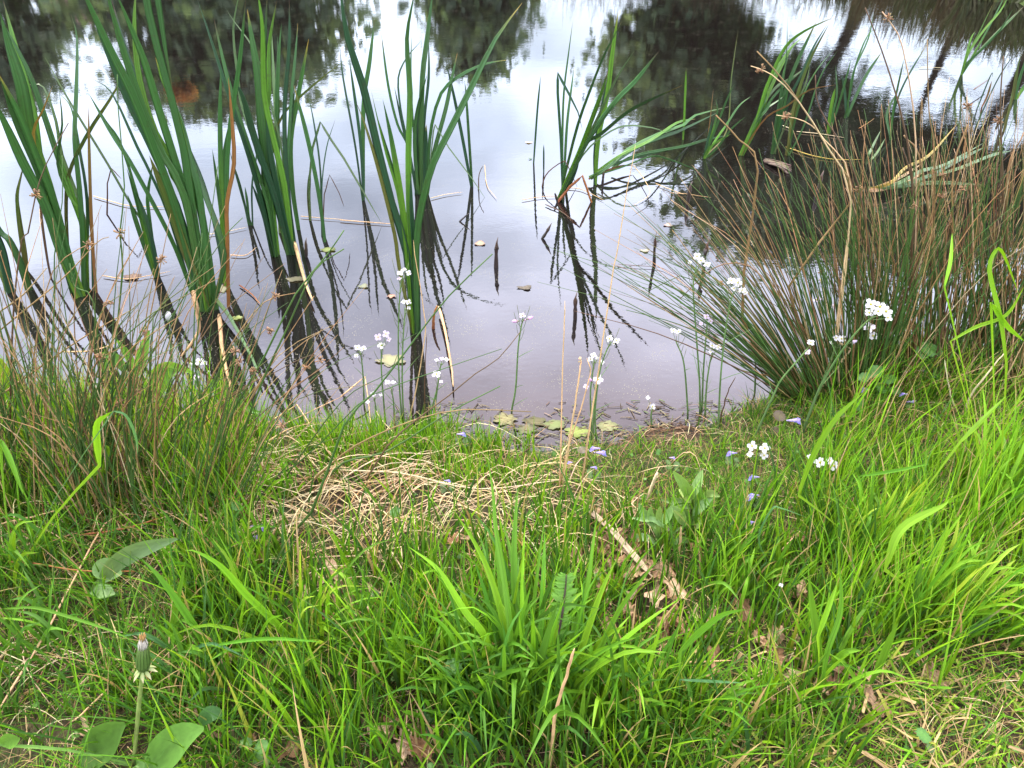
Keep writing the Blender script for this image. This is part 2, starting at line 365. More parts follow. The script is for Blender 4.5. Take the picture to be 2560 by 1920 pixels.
def pond_sd(X, Y):
    x, y = X.ravel(), Y.ravel(); inside = np.zeros(len(x), bool); dmin = np.full(len(x), 1e9)
    for (x1, y1), (x2, y2) in zip(PX, np.roll(PX, -1, 0)):
        c = ((y1 > y) != (y2 > y)) & (x < (x2 - x1) * (y - y1) / (y2 - y1 + 1e-12) + x1); inside ^= c
        tt = np.clip(((x - x1) * (x2 - x1) + (y - y1) * (y2 - y1)) / ((x2 - x1) ** 2 + (y2 - y1) ** 2 + 1e-12), 0, 1)
        dmin = np.minimum(dmin, np.hypot(x - x1 - tt * (x2 - x1), y - y1 - tt * (y2 - y1)))
    return np.where(inside, -dmin, dmin).reshape(X.shape)
def far_z(X, Y):
    d = pond_sd(X, Y); z = np.where(d > 0, 0.5 * (1 - np.exp(-d / 1.0)) + np.clip(d, 0, 40) * .012, np.maximum(d * .6, -.6))
    z = z + np.where(d > .4, .12 * (vnoise(X, Y, .7, 5) - .5), 0)
    near = (np.abs(X) < 4.4) & (Y < 3.9) & (Y > -1.15)
    return np.where(near, np.minimum(z, -.3), np.where((np.abs(X) < 6) & (Y < 4), np.minimum(z, .08), z))
xs = np.unique(np.r_[np.linspace(-250, -20, 24), np.linspace(-20, 22, 106), np.linspace(22, 250, 24)])
ys = np.unique(np.r_[np.linspace(-150, -6, 12), np.linspace(-6, 40, 116), np.linspace(40, 400, 30)])
grid_mesh('far_bank', xs, ys, far_z, 'meadow')
wm = grid_mesh('pond_water', np.linspace(-60, 30, 10), np.linspace(0.9, 50, 10), lambda X, Y: X * 0, 'water')

# ------------------------------------------------------------------ trees and house beyond the pond (seen mirrored in the water)
def tree(name, x, y, h, cw, z0, label, n=5200, col=(.09, .14, .095), trunk_r=.22, lean=0.0, prof='round', size=.2, gaps=.45, trunk_h=None, base=.45):
    t = thing(name, (x, y, base), label, 'tree', 'trees beyond the pond')
    th = trunk_h or h * .8
    P = np.array([(x + lean * (k / 6) ** 1.5 + .12 * math.sin(k * 1.7 + x), y + .05 * k, base - .2 + (th + .2) * k / 6) for k in range(7)])
    mb = MB(); tube(mb, P, np.linspace(trunk_r * 1.25, trunk_r * .25, 7) , [(.06, .048, .035), (.05, .04, .03)], 8); 
    C0 = []
    for k in range(9):
        u = .35 + .6 * k / 9; p0 = P[0] + (P[-1] - P[0]) * u; p0 = np.array([np.interp(u * 6, range(7), P[:, i]) for i in range(3)])
        a = k * 2.4 + x; r = cw * .42 * random.uniform(.6, 1); q = p0 + np.array([math.cos(a) * r, math.sin(a) * r, r * .55 * random.uniform(.3, 1)])
        tube(mb, smooth([p0, (p0 + q) / 2 + [0, 0, .1 * r], q], 6), np.linspace(trunk_r * .4, .02, 7), [(.05, .04, .03)] * 2, 5)
    mb.build('trunk', 'bark', t)
    # clumps through the crown, each a cloud of leaf-sized faces
    nc = 90; cz0, cz1 = z0, base + h; cl = []
    while len(cl) < nc:
        u = random.random(); a = random.random() * 6.28; rr = math.sqrt(random.random())
        if prof == 'round': pr_ = math.sqrt(max(0, 1 - (2 * u - 1) ** 2)) ** .8
        elif prof == 'cone': pr_ = (1 - u) ** .75 * 1.0 + .05
        else: pr_ = min(1, u * 5) * (1 - u ** 4)
        q = np.array([x + lean * .8 + math.cos(a) * rr * cw / 2 * pr_, y + math.sin(a) * rr * cw / 2 * pr_, cz0 + (cz1 - cz0) * u]); cl.append((q, random.uniform(.35, 1.0), random.random()))
    C = np.array([c[0] for c in cl]); S = np.array([c[1] for c in cl]); hue = np.array([c[2] for c in cl])
    k = rng.integers(0, nc, n); g = rng.normal(0, 1, (n, 3)) * [1, 1, .6]; g *= (gaps * S[k] * cw * .17)[:, None]
    Q = C[k] + g; A = norm(rng.normal(0, 1, (n, 3))); B = norm(np.cross(A, rng.normal(0, 1, (n, 3)))); s = size * 2.1 * rng.uniform(.5, 1.3, n)[:, None]
    V = np.stack([Q - A * s * .5, Q - B * s * .3, Q + A * s * .5, Q + B * s * .3], 1).reshape(-1, 3)
    cc = np.array(col) * (1 + .7 * (hue[k] - .5))[:, None] * rng.uniform(.7, 1.3, (n, 1)) * np.array([1, 1, 1])
    mb = MB(); mb.add(V, [(4 * i, 4 * i + 1, 4 * i + 2, 4 * i + 3) for i in range(n)], np.repeat(cc, 4, 0), np.tile([(0, 0), (1, 0), (1, 1), (0, 1)], (n, 1)))
    mb.build('crown', 'tree', t, sm=False); return t
def mir(px, py, y):     # place seen mirrored in the water at this pixel, at distance y
    r = ray(px, py); k = y / r[1]; return np.array([r[0] * k, y, -CAMH - r[2] * k])
def mtree(name, px, ytop_px, y, wpx, label, zb_px=None, **k):
    p = mir(px, ytop_px, y); w = wpx / F * y / .95
    z0 = mir(px, zb_px, y)[2] if zb_px is not None else .9
    return tree(name, p[0], y, p[2] - .45, w, z0, label, **k)
bt = mtree('tree', 590, 238, 38, 500, 'broad dark green tree mirrored in the water at left between the cattails', n=11000, prof='round', size=.34, zb_px=-260, trunk_r=.35, gaps=.8, col=(.09, .14, .095))
mtree('tree', 50, 255, 40, 290, 'dark tree mirrored at the far left edge of the pond', n=7000, size=.32, zb_px=-220, trunk_r=.3, gaps=.75)
mtree('tree', 1200, 180, 46, 400, 'pointed dark tree mirrored in the middle of the water with a drooping tip', n=9000, prof='cone', size=.36, zb_px=-260, gaps=.55, trunk_r=.35)
mtree('tree', 1690, 370, 27, 380, 'dense tree mirrored right of the middle with reeds at its foot', n=9500, size=.22, zb_px=20, trunk_r=.28, gaps=.85, prof='col', col=(.15, .22, .14))
mtree('tree', 2030, 600, 24, 480, 'tree with a thick bare trunk mirrored beside the lime green cattails', n=8000, size=.2, zb_px=195, trunk_r=.22, lean=-2.0, gaps=.8)
mtree('tree', 2255, 620, 24, 420, 'slim trunked tree mirrored between two bright gaps of sky', n=6500, size=.2, zb_px=300, trunk_r=.14, lean=-1.5, gaps=.75)
mtree('tree', 2430, 640, 23, 380, 'thick leaning trunked tree mirrored at the right of the pond', n=6500, size=.2, zb_px=390, trunk_r=.26, lean=-1.6, gaps=.7)
mtree('tree', 2760, 600, 22, 380, 'bushy tree mirrored past the right edge of the pond', n=6500, size=.2, zb_px=410, trunk_r=.24, lean=-1.2, gaps=.75)
# orange leaf cluster on the left tree
mb = MB(); q0 = mir(452, 228, 32)
for k in range(420):
    q = q0 + np.array([random.gauss(0, .22), random.gauss(0, .2), random.gauss(0, .13)]); a = norm(np.array([random.gauss(0, 1) for _ in range(3)])); b = norm(np.cross(a, [random.random(), .3, .7]))
    s = .16; mb.add([q - a * s, q - b * s, q + a * s, q + b * s], [(0, 1, 2, 3)], [jit((.40, .21, .09), .2)] * 4, [(0, 0), (1, 0), (1, 1), (0, 1)])
tag(mb.build('leaf_cluster', 'tree', bt, sm=False), 'orange brown leaf cluster at the edge of the crown')
# brick house with a brown roof
def box(mb, a, b, col):
    a = np.array(a, float); b = np.array(b, float); V = [(x, y, z) for z in (a[2], b[2]) for y in (a[1], b[1]) for x in (a[0], b[0])]
    f = [(0, 2, 3, 1), (4, 5, 7, 6), (0, 1, 5, 4), (2, 6, 7, 3), (0, 4, 6, 2), (1, 3, 7, 5)]
    mb.add(V, f, [col] * 8, [((v[0] + v[1]) * .2, v[2] * .2) for v in V])
def house(px0, px1, pytop, y, label):
    A = mir(px0, pytop, y); B = mir(px1, pytop, y); zt = A[2]; x0, x1 = A[0], B[0]; xm, ze = (x0 + x1) / 2, zt * .62
    t = thing('house', (xm, y + 4, .6), label, 'house', 'houses beyond the pond')
    mb = MB(); box(mb, (x0 + .4, y + .4, .3), (x1 - .4, y + 7.6, ze), (.16, .075, .05)); mb.build('wall', 'brick', t, sm=False)
    mb = MB(); V = [(x0, y, ze), (x1, y, ze), (x1, y + 8, ze), (x0, y + 8, ze), (x0 + 1, y + 4, zt), (x1 - 1, y + 4, zt)]
    mb.add(V, [(0, 1, 5, 4), (2, 3, 4, 5), (1, 2, 5), (3, 0, 4), (3, 2, 1, 0)], [(.075, .045, .04)] * 6, [(v[0] * .2, v[2] * .2) for v in V]); r = mb.build('roof', 'brick', t, sm=False)
    mb = MB(); box(mb, (xm + 1, y + 3.2, zt - .8), (xm + 2, y + 4.2, zt + 1.2), (.15, .07, .05)); mb.build('chimney', 'brick', r, sm=False) if False else None
    for k in range(3):
        xw = x0 + (x1 - x0) * (k + .7) / 3.4
        mb = MB(); box(mb, (xw - .6, y + .33, ze - 2.2), (xw + .6, y + .41, ze - .9), (.5, .5, .48)); w = mb.build('window', 'brick', t, sm=False)
        mb = MB(); box(mb, (xw - .5, y + .29, ze - 2.1), (xw + .5, y + .335, ze - 1.0), (.02, .025, .03)); mb.build('pane', 'brick', w, sm=False)
house(70, 330, 92, 62, 'brown roofed brick house mirrored at the upper left between two trees')
house(660, 790, 30, 70, 'brick house mirrored beside the left tree near the top edge')
# dead reeds, brambles and grass along the far right bank
def far_clump(x, y, h, n, col, name, label, cat, spread=.5, grp=None):
    t = MB(); z = max(0.0, 0.02)
    for k in range(n):
        a = random.random() * 6.28; r = random.random() ** .5 * spread; b = np.array([x + math.cos(a) * r, y + math.sin(a) * r * .6, -.05])
        d = np.array([random.gauss(0, .32), random.gauss(-.15, .25), 1]) ; hh = h * random.uniform(.5, 1.1)
        P = smooth([b, b + d * hh * .55, b + d * hh * .9 + np.array([random.gauss(0, .1), -.1, -.05]) * h], 5)
        ribbon(t, P, np.linspace(.03, .006, len(P)), [jit(col, .3), jit(col, .3)], random.uniform(-.6, .6))
    return tag(t.build(name, 'rush', origin=(x, y, 0)), label, cat, grp)
sp_ = [(6.55, 10.9), (6.8, 12.0), (6.9, 13.2), (6.75, 14.6), (6.7, 16.0), (6.9, 18.5), (7.0, 21.0)]
for k, (x, y) in enumerate(sp_):
    far_clump(x - .1, y, .85 + .12 * k + (.1 if k % 2 else 0), 360, (.10, .085, .04) if k % 2 else (.07, .085, .03), 'dead_reed_clump', 'brown dead reeds hanging over the far bank near the top right corner', 'reeds', .7, 'dead reeds along the far bank')
    far_clump(x + .6, y + .5, .8, 260, (.07, .12, .02), 'bank_grass_clump', 'green grass growing on the far bank behind the dead reeds', 'grass clump', .8, 'grass clumps on the far bank')
for k, (x, y) in enumerate([(3.2, 30.6), (4.6, 30.0), (5.8, 28.0), (6.6, 25.5)]):
    far_clump(x, y, 3.7 - .25 * k, 420, (.11, .085, .05), 'bare_shrub', 'brown twiggy shrub hanging over the far bank, mirrored near the top edge', 'shrub', 1.3, 'brown shrubs on the far bank')
for k in range(9):
    x = 5.5 - 2.4 * k; y = 31.2 + (k % 3) * .4
    far_clump(x, y, 1.3, 150, (.09, .09, .035), 'far_reed_clump', 'low reeds along the far side of the pond', 'reeds', 1.3, 'reeds along the far side of the pond')

exec_parts = True
# ------------------------------------------------------------------ cattails
G_D = (.028, .082, .034); G_M = (.045, .130, .030); G_L = (.095, .23, .022); G_P = (.11, .19, .07); G_Y = (.18, .24, .05)
OR = (.34, .15, .035); YE = (.38, .27, .05); BR = (.085, .045, .022); TAN = (.48, .32, .16); PALE = (.55, .45, .28); BLK = (.02, .014, .01); OLV = (.12, .13, .03)
CM = {'d': (G_D, G_D), 'm': (G_M, G_M), 'l': (G_L, G_M), 'p': (G_P, G_P), 'o': (OR, OR), 'y': (YE, YE), 'b': (BR, BR), 't': (TAN, TAN), 'w': (PALE, PALE), 'k': (BLK, BLK), 'v': (OLV, OLV), 'r': ((.2, .07, .03), OR)}
def leafcols(c):
    a, b = CM[c[0]]; a = jit(a, .12); b = jit(b, .12)
    if c[0] in 'dmlp': base = (a[0] * 1.5, a[1] * 1.15, a[2] * 1.0); cols = [base, a, a, b, b, b]
    elif c[0] == 'o': cols = [(.27, .13, .04), (.25, .12, .035), (.20, .11, .03), (.16, .12, .03), jit((.26, .14, .05))]
    elif c[0] == 'v': cols = [(.10, .10, .02), a, (.07, .12, .02), b]
    else: cols = [a, b]
    if len(c) == 1 and c in 'dml' and random.random() < .45: c = c + random.choice('bby')
    if len(c) > 1:
        tipc = {'y': YE, 'o': OR, 'b': BR, 'r': (.4, .08, .03)}[c[1]]; cols = cols * 2; cols[-1] = tipc; cols = cols[:-1] + [cols[-2], tipc] if False else cols
        cols = [cols[0]] + [cols[1]] * 10 + [tipc]
    return cols
def pxw(P, w):     # picture width in target pixels -> metres at each point
    d = P - np.array([0, 0, CAMH]); depth = d[:, 1] * cp - d[:, 2] * sp
    return w * depth / F
def blade_profile(t, tipfrac=.35, base=.8):
    w = np.minimum(1, base + (1 - base) * t / .3); k = np.clip((1 - t) / tipfrac, 0, 1); return w * (1 - (1 - k) ** 2.2)
def cat_leaf(root, spec, base='water', mat='reed', name='leaf', kink=False, n=16, y0=None):
    s, w, c = spec[0], spec[1], spec[2]; dev = spec[3] if len(spec) > 3 else random.uniform(-.18, .18)
    P, seg = trace3(s, dev, base, n, y0=y0, kink=kink)
    roll = random.uniform(-.75, .75); t = seg
    W = pxw(P, w * (.6 if c[0] == 'o' else .80) * (.8 if s[0] == 'c' else 1)) * blade_profile(t) / max(.6, math.cos(roll))
    W = np.maximum(W, .0006)
    # root the foot slightly below the surface
    P = np.vstack([P[0] - (P[1] - P[0]) * .0 - np.array([0, 0, .10]), P]); W = np.r_[W[0] * .8, W]
    mb = MB(); ribbon(mb, P, W, leafcols(c), roll, fold=random.uniform(.15, .4), thick=.16, twist=random.uniform(-.9, .9))
    o = mb.build(name, mat, root)
    if c[0] == 'o': o['label'] = 'orange brown withered leaf'
    if c[0] == 'y': o['label'] = 'bright yellow leaf'
    return o
def clump(label, specs, name='cattail_clump', base='water', cat='cattail', group='cattails standing in the pond', kinks=(), same_y=True, bpt=None, mat='reed'):
    p0 = bpt or pts(specs[0][0])[0]
    b = hit(*p0) if base == 'ground' else at_z(p0[0], p0[1], 0)
    t = thing(name, b, label, cat, group)
    for i, s in enumerate(specs): cat_leaf(t, s, base, kink=(i in kinks), mat=mat)
    return t
clump('cattail clump at the left edge with broad leaves, one leaf bright yellow', [
    ('d510 370 400 100 a290 1320 150 1050 50 830 -60 600', 30, 'm', -.1), ('d520 370 430 120 a300 1200 190 850 140 560 60 300 0 80', 38, 'l', .05),
    ('d560 330 a540 1500 480 1300 370 1000 270 700 170 430 10 130', 18, 'l', .1), ('d500 370 a400 1500 330 1250 230 1000 130 750 -30 440', 24, 'm', -.05),
    ('d540 340 a530 1500 510 1200 480 900 490 600 495 250 455 90', 17, 'm', .1), ('d560 330 a560 1300 510 960 460 700 380 600', 9, 'm', .15),
    ('d500 360 a360 1560 280 1200 240 900 210 700 100 300 20 0', 20, 'l', .2), ('d560 300 a540 1400 400 1000 360 780 280 560 190 545 150 535', 10, 'p', .1),
    ('d480 340 a330 1300 250 1050 215 850 280 700 340 550', 13, 'y', -.05), ('d470 340 a280 1200 100 780 0 500', 22, 'm', -.1),
    ('d560 320 a520 1400 440 1250 370 1050 a400 800 378 560', 9, 'l', .0), ('d450 280 a430 1500 425 1300 440 1130 500 980 600 800 700 650 830 430', 10, 'v', -.1)])
clump('cattail with short thick stems cut by the left edge of the picture', [
    ('d70 340 30 150 0 40 a-60 1450 -200 1100', 26, 'd', .0), ('d190 330 130 150 60 0 a0 1480 -120 1250', 26, 'm', .0), ('d60 330 -20 120 a-150 1400', 22, 'm', .1)])
clump('olive bare cattail stems beside the left edge clump', [
    ('d170 200 a165 1640 125 1400 110 1250 150 1080', 12, 'v', .0), ('d200 300 a150 1640 110 1300 140 1090', 10, 'v', .05), ('d330 250 a300 1640 262 1330 270 1040', 7, 'b', .05)])
clump('upright orange brown withered stem left of the biggest cattail', [('d620 340 a600 1640 583 1300 572 900 570 680', 13, 'o', .0), ('d600 330 a590 1500 550 1200 500 850', 10, 'd', .1)], name='dead_cattail_stem', group='withered cattail stems')
clump('biggest cattail in the left half, tall leaves fanning to the upper left', [
    ('d1290 460 a1150 1400 1000 980 850 600 700 300 560 0 470 -190', 24, 'm', -.15), ('d1310 460 a1200 1300 1050 1000 960 800 860 530 770 250 700 0 650 -150', 22, 'm', -.05),
    ('d1330 460 a1230 1400 1130 1050 1020 700 930 400 830 150 740 -60', 24, 'm', .0), ('d1340 460 a1230 1300 1180 950 1100 630 1040 500 1000 370', 24, 'ly', .05),
    ('d1350 460 a1290 1300 1200 950 1120 700 1060 600', 20, 'm', .1), ('d1360 460 a1440 1640 1330 1280 1230 1020 1160 880', 15, 'm', .12),
    ('d1320 460 a1190 1000 1010 300 930 -80 965 -230 1005 -60 1060 300 1115 610', 22, 'm', .0), ('d1330 460 a1180 1300 1090 1100 1080 900 1070 710', 11, 'l', .1),
    ('d1320 460 a1180 1200 1000 850 900 520 865 200 875 -120', 17, 'l', .1), ('d1300 460 a1180 1450 a1050 1120 a930 860 820 640 a640 200 a560 -60', 20, 'd', -.05),
    ('d1270 440 a1130 1600 980 1300 830 1030 700 830 570 600', 13, 'm', .0), ('d1260 430 a1090 1400 960 1100 880 940 720 600 a590 505', 9, 'd', .05),
    ('d1340 460 1200 100 a1080 1300 960 1000', 22, 'v', -.05), ('d1390 450 a1300 1400 1190 900 1130 700 1050 480', 22, 'm', .15), ('d1330 460 a1260 1500 1180 1200 1000 900 900 600 800 300 720 0', 26, 'd', .2)])
clump('slender cattail with thin straight leaves left of the biggest one', [
    ('d1010 240 a960 1500 850 1330 690 1050 440 640 290 370', 6, 'p', .05), ('d1005 240 a930 1500 880 1300 815 1080', 12, 'l', .0), ('d1010 240 a960 1400 950 1250 985 1040', 11, 'm', .05),
    ('d1015 240 a950 1500 790 960 680 780 570 600', 9, 'm', .0), ('d1000 240 a900 1500 820 1250', 14, 'm', .0), ('d1020 240 a990 1600 940 1400 860 1200', 13, 'd', .0)])
clump('tall orange stem standing between two green cattails', [('d1470 430 1462 0 a1460 1300 1505 1050 1490 750 1468 500', 17, 'oo', .0)], name='dead_cattail_stem', group='withered cattail stems')
clump('cattail with short upright leaves behind the tall orange stem', [
    ('d1450 300 a1430 1450 1400 1200 1365 960', 13, 'l', .0), ('d1440 280 a1425 1300 1415 800 1420 440', 14, 'l', .05), ('d1450 280 a1455 1300 1470 900 1540 400 1580 0', 14, 'm', .1),
    ('d1430 260 1420 100 a1330 1250 1200 900', 14, 'd', .1), ('d1440 250 a1430 1300 a1440 1000 1480 760', 10, 'm', .1)])
clump('dense cattail clump left of the middle with many tall crossing leaves', [
    ('a1780 1650 1700 1350 1600 1000 1500 700 1430 480 1340 200 1270 0', 18, 'd', .0), ('a1780 1650 1720 1300 1620 1000 1520 700 1450 450 1375 120', 12, 'm', .1),
    ('a1770 1650 1720 1200 1680 800 1660 500 1620 250 1590 60', 22, 'my', .1), ('a1880 1620 1830 1200 1760 900 1700 600 1690 200 1665 0 1650 -80', 19, 'l', .0),
    ('a1880 1620 1840 1100 1830 700 1860 300 1860 0', 14, 'd', .1), ('a1880 1620 1850 1200 1870 700 1900 350 1915 150', 11, 'm', .2),
    ('a1920 1480 1880 1200 1870 900 1920 600 1985 250', 15, 'my', .1), ('a1800 1500 1780 900 1760 500 1745 170', 11, 'p', .2), ('a1860 1500 1790 1000 1780 700 1790 400 1810 150', 13, 'm', .1),
    ('a1850 1640 1750 1200 1660 1000 1600 740', 13, 'm', .0), ('a1870 1600 1700 1100 1560 700 a1530 500 1500 200 1530 0 1560 -100', 9, 'p', .2), ('a1790 1640 1740 1200 1690 900 1730 600 1730 300 1780 0', 13, 'l', .15),
    ('a1860 1640 1760 1250 1640 900 1560 620 1490 500', 18, 'd', -.05), ('a1880 1640 1800 1300 1740 1000 1710 760', 17, 'd', .0), ('a1840 1500 1800 1200 1790 900 1785 230', 10, 'l', .1),
    ('a1870 1560 1840 1200 1800 900 1720 600 1640 330 1500 130 1450 50', 8, 'p', .1), ('a1750 1640 1700 1400 1620 1180', 14, 'd', .0), ('a1760 1650 1700 1300 a1690 1000 a1660 700 a1700 300 a1720 -60', 14, 'm', .15),
    ('a1900 1600 1860 1300 1850 1000 a1880 700 a1900 550', 12, 'd', .1), ('a1710 1480 1760 900 1800 780 1850 700 2000 560 2212 390', 7, 'v', .0)])
clump('tiny dark cattail sprig standing left of the dense clump', [('a1620 1450 1600 1400 1590 1300 1575 1200', 8, 'm', .0), ('a1610 1450 1540 1200 1480 980', 7, 'd', .0), ('a1625 1450 1620 1200 1650 1000 1680 800', 6, 'd', .05), ('a1600 1450 1570 1300 1520 1100', 7, 'm', .0)])
clump('sparse cattail with a folded pale leaf right of the dense clump', [
    ('a2090 1560 2050 1250 1980 900 1890 550', 12, 'my', .0), ('a2070 1520 2060 1100 2020 800 1980 600', 6, 'd', .1), ('a1995 1420 1985 1200 2010 950 2060 785 2130 900 2212 1020 b270 1440', 7, 'p', -.05),
    ('a1995 1420 1985 1250 1995 1080', 10, 'v', .0), ('a2080 1480 2070 1200 2100 950 2155 770', 4, 'd', .1)], kinks=(2,))
clump('thin cattail with three narrow leaves behind and left of the tall centre clump', [('b152 1290 130 900 60 380', 9, 'd', .0), ('b150 1290 150 700 190 400 222 130', 12, 'm', .1), ('b145 1290 100 950 20 500 0 300', 6, 'd', .1)])
clump('tall centre clump rising from the near water with a long leaf reaching upper right', [
    ('e470 600 b430 1640 330 1300 230 900 150 560 50 250 10 0 0 -110', 24, 'd', .0), ('e480 600 b410 1400 340 950 300 750 275 640', 19, 'l', .0),
    ('e485 600 b450 1500 440 1000 450 600 430 250 470 0 480 -80', 20, 'l', .05), ('e500 600 b490 1600 530 1300 600 1050 700 850 850 550 1000 250 1170 20', 21, 'm', -.1),
    ('e470 600 380 170 b350 1500 250 1100 160 800 105 660', 12, 'vb', .0), ('e480 600 b390 1350 300 1000 250 800 200 580', 7, 'l', .0),
    ('e495 600 b480 1640 460 1350 455 1100', 18, 'd', .0), ('e510 600 b500 1640 520 1400 560 1180 600 1080', 14, 'd', .0), ('e480 600 440 300 b400 1450 370 1200 240 750', 9, 'l', .05)])
clump('cattail behind the tall centre clump, one leaf arching over to the right', [
    ('b520 1250 520 900 530 500 560 250 590 0 600 -60', 17, 'm', .0), ('b530 1250 540 800 570 500 570 250', 9, 'd', .1), ('b500 1250 480 900 500 700 560 480', 12, 'm', .0),
    ('b560 1250 570 1000 590 800 650 600 750 500 880 430 980 400 1080 385', 10, 'my', .0), ('b560 1250 600 1000 680 700 720 500 755 340', 14, 'mo', .0),
    ('b490 1250 440 950 370 800 310 550 265 210', 8, 'm', .1), ('b490 1250 430 900 390 700 375 500 430 370 525 260', 6, 'd', .1), ('b510 1250 470 800 455 500 460 240', 6, 'm', .15),
    ('b500 1250 450 1000 400 800 350 560', 7, 'd', .0), ('b560 1250 600 850 610 800 700 950 850 1150 950 1300', 4, 'p', -.05), ('b540 1250 545 1000 555 800', 17, 'd', .0), ('b490 1250 500 900 520 600', 13, 'd', .05)], kinks=(9,))
clump('two straight narrow leaves in open water right of the centre clump', [('b850 1200 830 900 810 600 800 520', 9, 'm', .0), ('b845 1200 780 850 720 560 680 400', 10, 'd', .05)])
clump('single thin leaf standing alone in open water left of the kinked leaf', [('b1245 1050 1270 700 1290 490', 6, 'd', .0)])
clump('tiny single leaf tip beside the lone thin leaf', [('b1310 1110 1310 1020 1310 930', 5, 'd', .0)])
clump('wide fanned cattail leaning right, one leaf folded sharply at its top', [
    ('b1430 1200 1420 900 1400 600 1400 470 1470 600 1530 720 1560 840', 8, 'db', .0), ('b1430 1200 1430 900 1440 600 1470 350 1500 120', 9, 'm', .1), ('b1440 1150 1460 800 1490 550 1505 430', 9, 'm', .1),
    ('b1440 1150 1530 800 1620 550 1700 350 1780 200 1810 140', 10, 'my', -.4), ('b1400 1290 1530 1000 1600 820 1680 600 1725 450', 14, 'lr', -.4), ('b1400 1290 1560 950 1660 750 1780 500 1890 330', 8, 'p', -.4),
    ('b1405 1290 1540 980 1620 850 1780 640 1900 520 2050 330', 14, 'm', -.4), ('b1410 1290 1560 950 1680 860 1850 720 2000 640 2200 550', 12, 'my', -.4), ('b1400 1290 1560 1000 1700 870 1830 810 2000 820 2120 860', 5, 'p', .0),
    ('b1400 1290 1500 1100 1600 900 1790 630', 11, 'm', -.4), ('b1410 1290 1480 1170 1540 1010', 13, 'd', .0)], kinks=(0,), bpt=(1397, 500))
clump('upright cattail with a single thick stem right of the leaning one', [('b1640 1190 1660 900 1720 600 1750 350 1790 70', 14, 'ly', .0), ('b1640 1190 1640 950 1690 650 1740 450', 10, 'd', .05)])
def lying(label, specs, bpt, name, cat, group, z=.03, mat='reed', part='leaf'):
    b = at_z(bpt[0], bpt[1], 0); t = thing(name, b, label, cat, group)
    for s, w, c, arch in specs:
        P, seg = flat3(s, z, 14, arch=arch); mb = MB()
        ribbon(mb, P, pxw(P, w * .75) * blade_profile(seg, .4) + .0008, leafcols(c), random.uniform(-.4, .4), fold=.25, thick=.16, twist=random.uniform(-.5, .5)); mb.build(part, mat, t)
    return t
lying('cattail fallen to the right low over the water behind the leaning one', [
    ('b1600 1140 1720 1080 1850 960 2050 860 2212 800 c100 740 320 685', 11, 'm', .12), ('b1610 1150 1700 1090 1900 950 2100 870 c0 840 250 720', 12, 'm', .10), ('b1650 1120 1750 1060 1950 1000 2212 940', 8, 'm', .05),
    ('b1640 1110 1800 1000 2000 900 c-20 790 100 765', 9, 'l', .16), ('b1640 1130 1800 1080 2000 1005 2100 1020 2212 1060 c150 1110', 5, 'm', .05), ('b1600 1150 1700 1105 1800 1070 1890 1062', 8, 'o', .01), ('b1750 1080 1900 1000 2212 940 c160 900 330 865', 9, 'm', .08)],
    (1472, 443), 'fallen_cattail', 'cattail', 'fallen cattails')
clump('small bright green cattail at the left foot of the right hand reeds', [
    ('c150 1020 160 1000 220 850 310 620 350 540', 10, 'm', .0), ('c155 1020 230 900 300 800 380 680 455 620', 9, 'l', .0), ('c150 1020 200 880 240 720 230 640', 8, 'l', .05), ('c150 1020 180 900 205 780', 9, 'd', .0),
    ('c155 1020 190 950 260 900 330 860', 8, 'l', .0), ('c160 1020 230 960 330 830 420 750', 7, 'm', .0), ('c160 1010 300 840 330 500 375 180', 6, 'v', .2)])
clump('orange dead blade standing behind the small bright green cattail', [('c170 950 190 800 215 570', 7, 'o', .0)], name='dead_cattail_stem', group='withered cattail stems')
clump('single straight green blade left of the small bright green cattail', [('c20 900 30 700 40 430', 8, 'l', .0)])
clump('lime green cattail bending right with one long orange leaf', [
    ('c390 1000 470 850 530 650 590 480 680 300 800 200 990 110', 15, 'l', .0), ('c400 1000 500 750 560 550 650 400 730 290 805 230', 15, 'l', .05), ('c395 1000 520 700 620 560 720 500 830 420', 10, 'p', .1),
    ('c400 1000 450 900 560 750 690 680 830 580 1005 545', 8, 'o', -.05), ('c400 1000 500 800 560 620 640 450 720 310', 13, 'l', .1), ('c390 1000 500 780 620 600 760 480', 10, 'm', .05), ('c385 1000 440 880 520 700 560 600', 14, 'l', .0),
    ('c395 1000 480 800 560 700 600 610', 12, 'm', .0), ('c400 1000 520 740 640 640 700 590', 9, 'm', .05)])
clump('tall cattail directly behind the lime green one', [
    ('c590 990 620 750 680 400 690 120', 9, 'm', .0), ('c590 990 640 700 740 430 880 130', 13, 'm', .05), ('c600 990 700 650 780 480 860 300 950 150', 12, 'd', .1), ('c610 990 650 700 660 500 700 350', 10, 'm', .1), ('c590 990 640 800 680 640 700 520', 10, 'm', .0), ('c605 990 700 750 800 560 840 400', 8, 'p', .0)])
clump('olive stemmed cattail right of the tall one behind', [('c690 1000 730 700 830 400 960 150', 13, 'v', .0), ('c680 1000 740 750 770 600 800 480', 11, 'v', .05), ('c690 1000 760 700 860 480 1000 300', 9, 'm', .0), ('c700 1000 800 800 900 500 1010 330', 8, 'm', .1)])
clump('dark cattail at the foot of the mirrored slim trunk', [
    ('c960 860 990 700 1010 600 1000 420', 10, 'm', .0), ('c1060 760 1100 560 1130 420 1200 240 1260 180', 8, 'm', .0), ('c1075 750 1130 620 1200 480 1300 330', 12, 'm', .1), ('c1075 750 1090 600 1120 450 1210 250 1250 60', 6, 'm', .1), ('c950 860 970 700 1000 560', 12, 'l', .0),
    ('c960 860 1030 640 1070 500 1100 380', 8, 'm', .0), ('c1070 760 1060 600 1040 480', 8, 'd', .0)])
